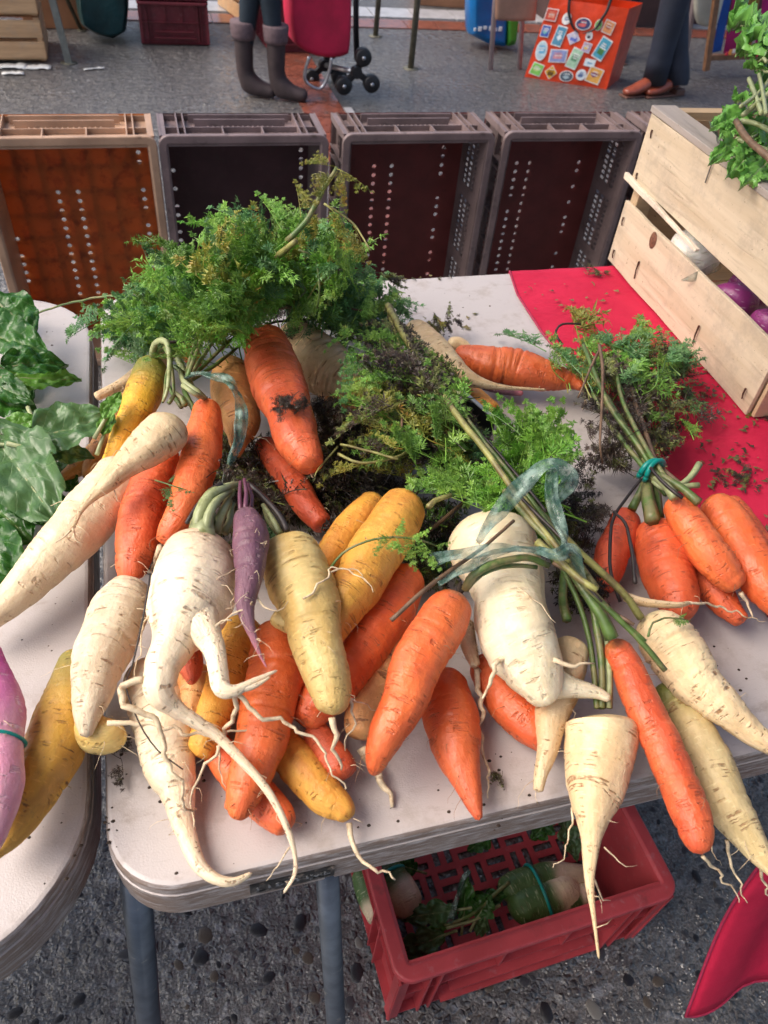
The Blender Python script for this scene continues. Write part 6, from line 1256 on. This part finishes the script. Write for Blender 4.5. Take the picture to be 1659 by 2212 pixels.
def sack(name, label, cat, outline, Y, dp, m, seed=0, extra=()):
    pts = [PY(a, b, Y) for a, b in outline]; n = len(pts); c_ = sum(pts, Vector())/n; mb = MB()
    for dy_, k_ in ((0, .80), (dp*.18, .98), (dp*.6, 1.0), (dp, .82)):
        for i, p in enumerate(pts): mb.v.append((c_.x+(p.x-c_.x)*k_, Y+dy_+.02*noise.noise((i, seed, dy_*9)), max(.004, c_.z+(p.z-c_.z)*k_)))
    for j in range(3):
        for i in range(n): i2 = (i+1) % n; mb.f.append((j*n+i, j*n+i2, (j+1)*n+i2, (j+1)*n+i))
    mb.f += [tuple(reversed(range(n))), tuple(3*n+i for i in range(n))]
    o = mb.build(name, m, None, True, .01); s_ = o.modifiers.new('s', 'SUBSURF'); s_.levels = s_.render_levels = 2
    return tag(o, label, cat)
sack('paper_sheet', 'brown paper hanging between the pale trestle legs', 'paper', [(1074, -40), (1072, 46), (1110, 49), (1160, 48), (1166, -40)], 4.55, .05, paper, 1)
sack('paper_bag', 'cream paper bag hanging beside the blue trousers at upper right', 'bag', [(1508, -40), (1502, 30), (1512, 55), (1530, 62), (1552, 60), (1575, -30)], 4.55, .06, cream, 2)
bb = sack('shopping_bag', 'blue plastic shopping bag with a green side, behind the pale trestle legs', 'bag', [(1022, -60), (1019, 30), (1020, 82), (1060, 100), (1098, 107), (1103, 40), (1102, -60)], 4.95, .2, bluep, 3)
g_ = sack('side_panel', '', '', [(1097, -60), (1098, 30), (1099, 106), (1118, 102), (1126, 30), (1128, -60)], 4.94, .18, greenp, 4)
for k_ in ('label', 'category'): del g_[k_]
g_.parent = bb
rp = [(P_x, 62+2*math.sin(P_x)) for P_x in range(1026, 1092, 11)]
for i, (a, b) in enumerate(rp):
    p = PY(a, b, 4.945); o = MB().box(p, (.022 if i % 3 else .014, .006, .018+.006*(i % 2))).build('print', cmat((.70, .78, .84)), None, bevel=.002); world_child_plain(o, bb)
teal = simple('dark_teal_plastic', (.006, .055, .058), .3, .5, 9, bump=.02)
sack('rubbish_sack', 'dark teal plastic sack of rubbish between the stall leg and the red crates', 'sack', [(160, -60), (160, 20), (172, 62), (205, 85), (245, 92), (275, 78), (282, 20), (280, -60)], 4.95, .35, teal, 5)
boxm = simple('cardboard', (.34, .16, .08), .7, .25, 8)
def wbox(name, label, cat, p0, w_, d_, h_, rz, m, group=None):
    t = thing(name, label, cat, p0, rz, group); MB().box((w_/2, d_/2, h_/2), (w_, d_, h_)).build('box_body', m, t, bevel=.004); MB().box((w_/2, d_/2, h_*.62), (w_+.004, d_+.004, .006)).build('band', m, t)
    return t
p = P(978, 14, 0); wbox('cardboard_box', 'brown cardboard box at the top edge beyond the wet strip', 'box', (p.x-.25, p.y, 0), .6, .4, .35, R(-8), boxm)
p = P(92, 75, 0); wbox('cardboard_box', 'brown box in shadow behind the wooden crates at upper left', 'box', (p.x-.1, p.y+.12, 0), .34, .3, .5, 0, boxm)
# stacked wooden crates, upper left
cw = wood('background_crate_board', (.58, .36, .19), (.44, .26, .13), amt=.25, ax=0)
def slat_crate(label, p0, w_, d_, h_, rz, nsl, group=None, name='wooden_crate'):
    t = thing(name, label, 'crate', p0, rz, group)
    for j in range(nsl):
        zc = h_*(j+.5)/nsl; hh = h_/nsl*.80
        for yy in (0, d_): MB().box((w_/2, yy, zc), (w_, .006, hh)).build('slat', cw, t, bevel=.001)
        for xx in (0, w_): MB().box((xx, d_/2, zc), (.006, d_-.008, hh)).build('slat', cw, t, bevel=.001)
    for xx in (.016, w_-.016):
        for yy in (.016, d_-.016): MB().box((xx, yy, h_/2), (.024, .024, h_)).build('corner_post', cw, t)
    MB().box((w_/2, d_/2, .004), (w_-.02, d_-.02, .006)).build('base_board', cw, t)
    return t
pl_red2 = plastic('dark_red_crate_plastic', (.20, .03, .04), .05)
p = P(104, 137, 0)
for i, (lab, sl_) in enumerate((('lowest of the stacked wooden crates at the upper left', 2), ('second wooden crate up in the stack at the upper left', 2), ('topmost wooden crate of the stack at the upper left', 2))):
    slat_crate(lab, (p.x-.55, p.y-.02+.004*i, .012+.196*i), .55, .38, .185, R(2-1*i), sl_, 'stacked wooden crates at the upper left')
p = P(577, 60, 0); slat_crate('pale wooden crate standing behind the person in boots', (p.x-.12, p.y, 0), .36, .5, .30, R(14), 3)
# stacked oxblood crates, upper left
for i, lab in enumerate(('lowest of the dark red plastic crates stacked on the ground at upper left', 'second of the stacked dark red plastic crates at upper left', 'topmost of the stacked dark red plastic crates at upper left')):
    p = P(300, 97, 0); t = thing('plastic_crate', lab, 'crate', (p.x+.20, p.y+.02, .2*i), 0, 'dark red plastic crates stacked behind'); t.matrix_basis = Matrix.Translation((p.x+.20+.004*i, p.y, .004+.205*i)) @ Matrix.Rotation(R(-1+i), 4, 'Z')
    crate_geo(t, .37, .5, .2, pl_red2, pl_red2, seed=30+i)
p = P(600, 128, 0); t = thing('plastic_crate', 'dark red plastic crate between the boots and the trolley', 'crate', (p.x+.16, p.y+.1, 0)); t.matrix_basis = Matrix.Translation((p.x+.12, p.y+.10, .004)) @ Matrix.Rotation(R(4), 4, 'Z'); crate_geo(t, .30, .4, .26, pl_red2, pl_red2, seed=40)
# litter on the ground at the upper left
lit = simple('white_paper_scrap', (.62, .62, .60), .6, .2, 30)
for i, (x, y, lab, L, W_) in enumerate(((25, 143, 'white paper scrap under the wooden crates, left one', .14, .07), (80, 145, 'white paper scrap under the wooden crates, right one', .13, .06), (28, 158, 'smaller pale paper scrap nearest the row of plastic crates', .10, .04), (203, 148, 'thin white scrap lying right of the grey stall leg', .10, .02))):
    p = P(x, y, .006); mb = MB(); n = 8
    for j in range(n+1):
        for q in (-1, 1): mb.v.append((p.x-L/2+L*j/n, p.y+q*W_/2*(1+.3*noise.noise((j, i, 0)))+(.03*(j/n-.5) if i == 3 else 0), .006+.012*abs(noise.noise((j*.9, i*3, q)))))
    mb.f = [(2*j, 2*j+2, 2*j+3, 2*j+1) for j in range(n)]; o = mb.build('paper_scrap', lit, None, True); s_ = o.modifiers.new('th', 'SOLIDIFY'); s_.thickness = .002; tag(o, lab, 'litter')
# striped fabric rack, upper right
rk = thing('fabric_rack', 'wooden rack with blue, magenta and olive striped cloth at the upper right', 'rack', P(1590, 128, 0))
def rbar(name, pts, Y, wd, th, m): 
    a, b = PY(pts[0][0], pts[0][1], Y), PY(pts[1][0], pts[1][1], Y); world_child(MB().bar(a, b, wd, th, up=(0, 1, 0)).build(name, m, None, bevel=.003), rk)
rbar('leg', ((1525, 152), (1555, -60)), 4.50, .035, .03, woodl); rbar('rail', ((1535, 124), (1640, 120)), 4.52, .03, .03, woodl); rbar('rail', ((1640, 120), (1760, 116)), 4.52, .03, .03, woodl); rbar('leg', ((1745, 150), (1770, -60)), 4.5, .035, .03, woodl)
for nm, pts, wd, c in (('blue_stripe', ((1548, 112), (1580, -60)), .06, (.0, .06, .30)), ('magenta_stripe', ((1578, 112), (1608, -60)), .095, (.35, .0, .10)), ('olive_stripe', ((1610, 112), (1640, -60)), .07, (.26, .15, .02)), ('magenta_stripe', ((1640, 112), (1672, -60)), .08, (.33, .0, .12)), ('blue_stripe', ((1672, 112), (1700, -60)), .08, (.0, .05, .22))):
    rbar(nm, pts, 4.58, wd, .006, simple(nm, c, .7, .25, 12, bump=.004))
for i in range(14):
    x = 1570+i*7.5; p = PY(x, 116-3*(i % 3), 4.49); c = ((.6, .02, .05), (.75, .3, .05), (.75, .65, .6))[i % 3]
    o = MB().box(p, (.022, .012, .02+.01*(i % 2)), None, .7).build('fringe', cmat(c), None, bevel=.003); world_child(o, rk)
# dark stall base deeper in the shade at the upper right
p = P(1400, 40, 0); wbox('stall_box', 'dark brown box in the shade behind the people at the upper right', 'box', (p.x-.9, 5.6, 0), 1.1, .5, .5, 0, simple('dark_box', (.06, .03, .028), .7, .4, 6))
p = P(1640, 40, 0); wbox('stall_box', 'dark reddish box in the shade behind the striped rack', 'box', (p.x-1.1, 5.7, 0), 1.6, .5, .6, 0, simple('dark_red_box', (.07, .02, .025), .7, .4, 6))
# unseen canopy added above the frame to shade the pile from straight overhead
k = NT('canopy_cloth'); k.col((.42, .38, .38)).set(roughness=.8); k.translucent((.5, .44, .44), .35)
mb = MB(); CX0, CX1, CY0, CY1 = -.70, 4.2, -2.6, 1.25; 
for j in range(9):
    for i in range(13): x = CX0+(CX1-CX0)*i/12; y = CY0+(CY1-CY0)*j/8; mb.v.append((x, y, 2.55+.25*(1-abs(j/4-1))-.03*math.sin(i*1.9)*(1-abs(j/4-1))))
mb.f = [(j*13+i, j*13+i+1, j*13+i+14, j*13+i+13) for j in range(8) for i in range(12)]
cn = thing('added_shade_canopy', 'unseen pale cloth canopy on poles, added to shade the vegetable stall', 'canopy', ((CX0+CX1)/2, 0, 0)); o = mb.build('canopy_sheet', k.m, None, True); s_ = o.modifiers.new('th', 'SOLIDIFY'); s_.thickness = .003; world_child(o, cn)
for x in (CX0+.05, CX1-.05):
    for y in (CY0+.05, CY1-.05): mb = MB(); mb.tube([(x, y, 0), (x, y, 2.55)], .018, 12); world_child(mb.build('pole', M['tube'], None, True), cn)
# unseen stalls added beyond the frame: dark awnings for the wet ground to mirror
aw = simple('dark_awning', (.05, .06, .06), .8, .3, 3)
for i, (xa_, xb_, lab) in enumerate(((-6.5, -1.2, 'unseen dark awning stall added for ground reflections, left one'), (3.6, 9.5, 'unseen dark awning stall added for ground reflections, right one'))):
    t = thing('added_awning_stall', lab, 'stall', ((xa_+xb_)/2, 8.5, 0)); mb = MB()
    for y, z in ((7.0, 2.2), (8.5, 2.9), (10, 2.3)):
        for q in range(11): mb.v.append((xa_+(xb_-xa_)*q/10, y, z-.04*math.sin(q*1.7)))
    mb.f = [(j*11+q, j*11+q+1, j*11+q+12, j*11+q+11) for j in range(2) for q in range(10)]
    o = mb.build('awning_sheet', aw, None, True); s_ = o.modifiers.new('th', 'SOLIDIFY'); s_.thickness = .004; world_child(o, t)
    for x in (xa_+.1, xb_-.1):
        for y in (7.1, 9.9): mb = MB(); mb.tube([(x, y, 0), (x, y, 2.25)], .02, 10); world_child(mb.build('pole', M['tube'], None, True), t)
    world_child(MB().box(((xa_+xb_)/2, 8.4, .80), (xb_-xa_-.6, 1.3, .05)).build('counter', aw, None, bevel=.01), t); world_child(MB().box(((xa_+xb_)/2, 7.78, .44), (xb_-xa_-.6, .03, .70)).build('counter_cloth', aw), t)
    world_child(MB().box(((xa_+xb_)/2, 9.95, 1.15), (xb_-xa_-.2, .02, 2.2)).build('back_sheet', aw), t)
#
# ---------------------------------------------------------------- crumbs and debris
def crumbs(name, regions, m, seed, sz=(.0015, .006), leafy=True):
    rr_ = random.Random(seed); mb = MB()
    for (cx, cy, rx, ry, n, zb_) in regions:
        for _ in range(n):
            a = rr_.uniform(0, 6.28); q = math.sqrt(rr_.random()); x, y = cx+rx*q*math.cos(a), cy+ry*q*math.sin(a); p = P(x, y, zb_); s_ = rr_.uniform(*sz); th_ = rr_.uniform(0, 6.28)
            if leafy:
                d = Vector((math.cos(th_), math.sin(th_), 0)); e = Vector((-d.y, d.x, 0)); h = s_*rr_.uniform(.1, .5)
                mb.add([p-d*s_, p+e*s_*.35+Vector((0, 0, h)), p+d*s_*.9+Vector((0, 0, h*.6)), p-e*s_*.3+Vector((0, 0, h*.4)), p+d*s_*.2+e*s_*.8+Vector((0, 0, h*1.2))], [(0, 3, 1), (1, 3, 2), (1, 2, 4)])
            else:
                vv = [(p.x+s_*math.cos(k_*1.05+th_)*(.7+.3*rr_.random()), p.y+s_*math.sin(k_*1.05+th_)*.7, zb_) for k_ in range(6)]+[(p.x, p.y, zb_+s_*.6)]; mb.add(vv, [(k_, (k_+1) % 6, 6) for k_ in range(6)])
    o = mb.build(name, m, None); o['label'] = {'leaf_crumbs': 'small dry leaf crumbs scattered over the red cloth and table', 'soil_crumbs': 'dark soil crumbs scattered on the white tables'}[name]; o['category'] = 'debris'; return stuff(o)
zc = T+.005
crumbs('leaf_crumbs', [(1560, 900, 100, 110, 70, zc), (1480, 860, 60, 60, 26, zc), (1620, 1010, 60, 60, 40, zc), (1230, 640, 110, 40, 18, zc), (1270, 590, 30, 8, 12, zc), (1520, 830, 50, 40, 26, zc), (1590, 1040, 70, 30, 20, zc), (960, 690, 80, 40, 10, T+.001), (930, 600, 60, 8, 8, T+.001), (1640, 1150, 30, 50, 8, zc)], leaf_mat('dry_leaf_crumb', (.09, .09, .03), (.20, .15, .06), (.05, .03, .02), (.5, .6), .6, .1), 5, (.002, .0065))
crumbs('soil_crumbs', [(400, 1780, 150, 120, 10, T), (900, 1760, 260, 60, 14, T), (1120, 1680, 100, 60, 14, T), (1600, 1450, 90, 80, 12, T), (120, 1300, 110, 120, 16, T), (130, 1850, 100, 90, 9, T), (950, 680, 120, 60, 16, T), (100, 700, 70, 50, 8, T), (260, 1650, 20, 80, 10, T), (240, 1800, 14, 60, 10, T)], M['crown'], 6, (.0004, .0021), False)
for i, (x, y, lab) in enumerate(((1275, 582, 'curled dry leaf scrap at the back edge of the red cloth'), (1300, 595, 'second dry leaf scrap at the back edge, right of the first'), (1555, 1018, 'large leaf scrap cluster on the red cloth near the right edge'), (1610, 1025, 'ragged leaf scrap on the red cloth at the right'), (262, 1640, 'dark leaf scrap in the gap between the two tables'), (1500, 850, 'dry leaf scrap beside the wooden crate'), (1640, 885, 'yellowish leaf tuft against the crate corner'))):
    t = thing('leaf_scrap', lab, 'leaf', P(x, y, zc)); rr_ = random.Random(i)
    for q in range(3): a = rr_.uniform(0, 6.28); L = rr_.uniform(.014, .024); b_ = P(x, y, zc+.001); frond(t, b_, b_+Vector((math.cos(a)*L, math.sin(a)*L, .004)), rr_.choice(['frond_olive', 'frond_dark', 'frond_yellow' if i == 6 else 'frond_olive']), 'half', rr_, 1.4, .2)
# ---------------------------------------------------------------- give mesh things their own origin
for o in list(C.objects):
    if o.parent is None and o.type == 'MESH' and o.get('kind') != 'structure' and o.data.users == 1 and len(o.data.vertices):
        co_ = np.empty(len(o.data.vertices)*3); o.data.vertices.foreach_get('co', co_); co_ = co_.reshape(-1, 3)
        c_ = Vector(((co_[:, 0].min()+co_[:, 0].max())/2, (co_[:, 1].min()+co_[:, 1].max())/2, co_[:, 2].min()))
        o.data.transform(Matrix.Translation(-c_)); o.location = c_
        for ch in o.children: ch.matrix_parent_inverse = Matrix.Translation(-c_) @ ch.matrix_parent_inverse
for o in C.objects:
    if 'label' in o.keys() and o['label'] == '': del o['label']
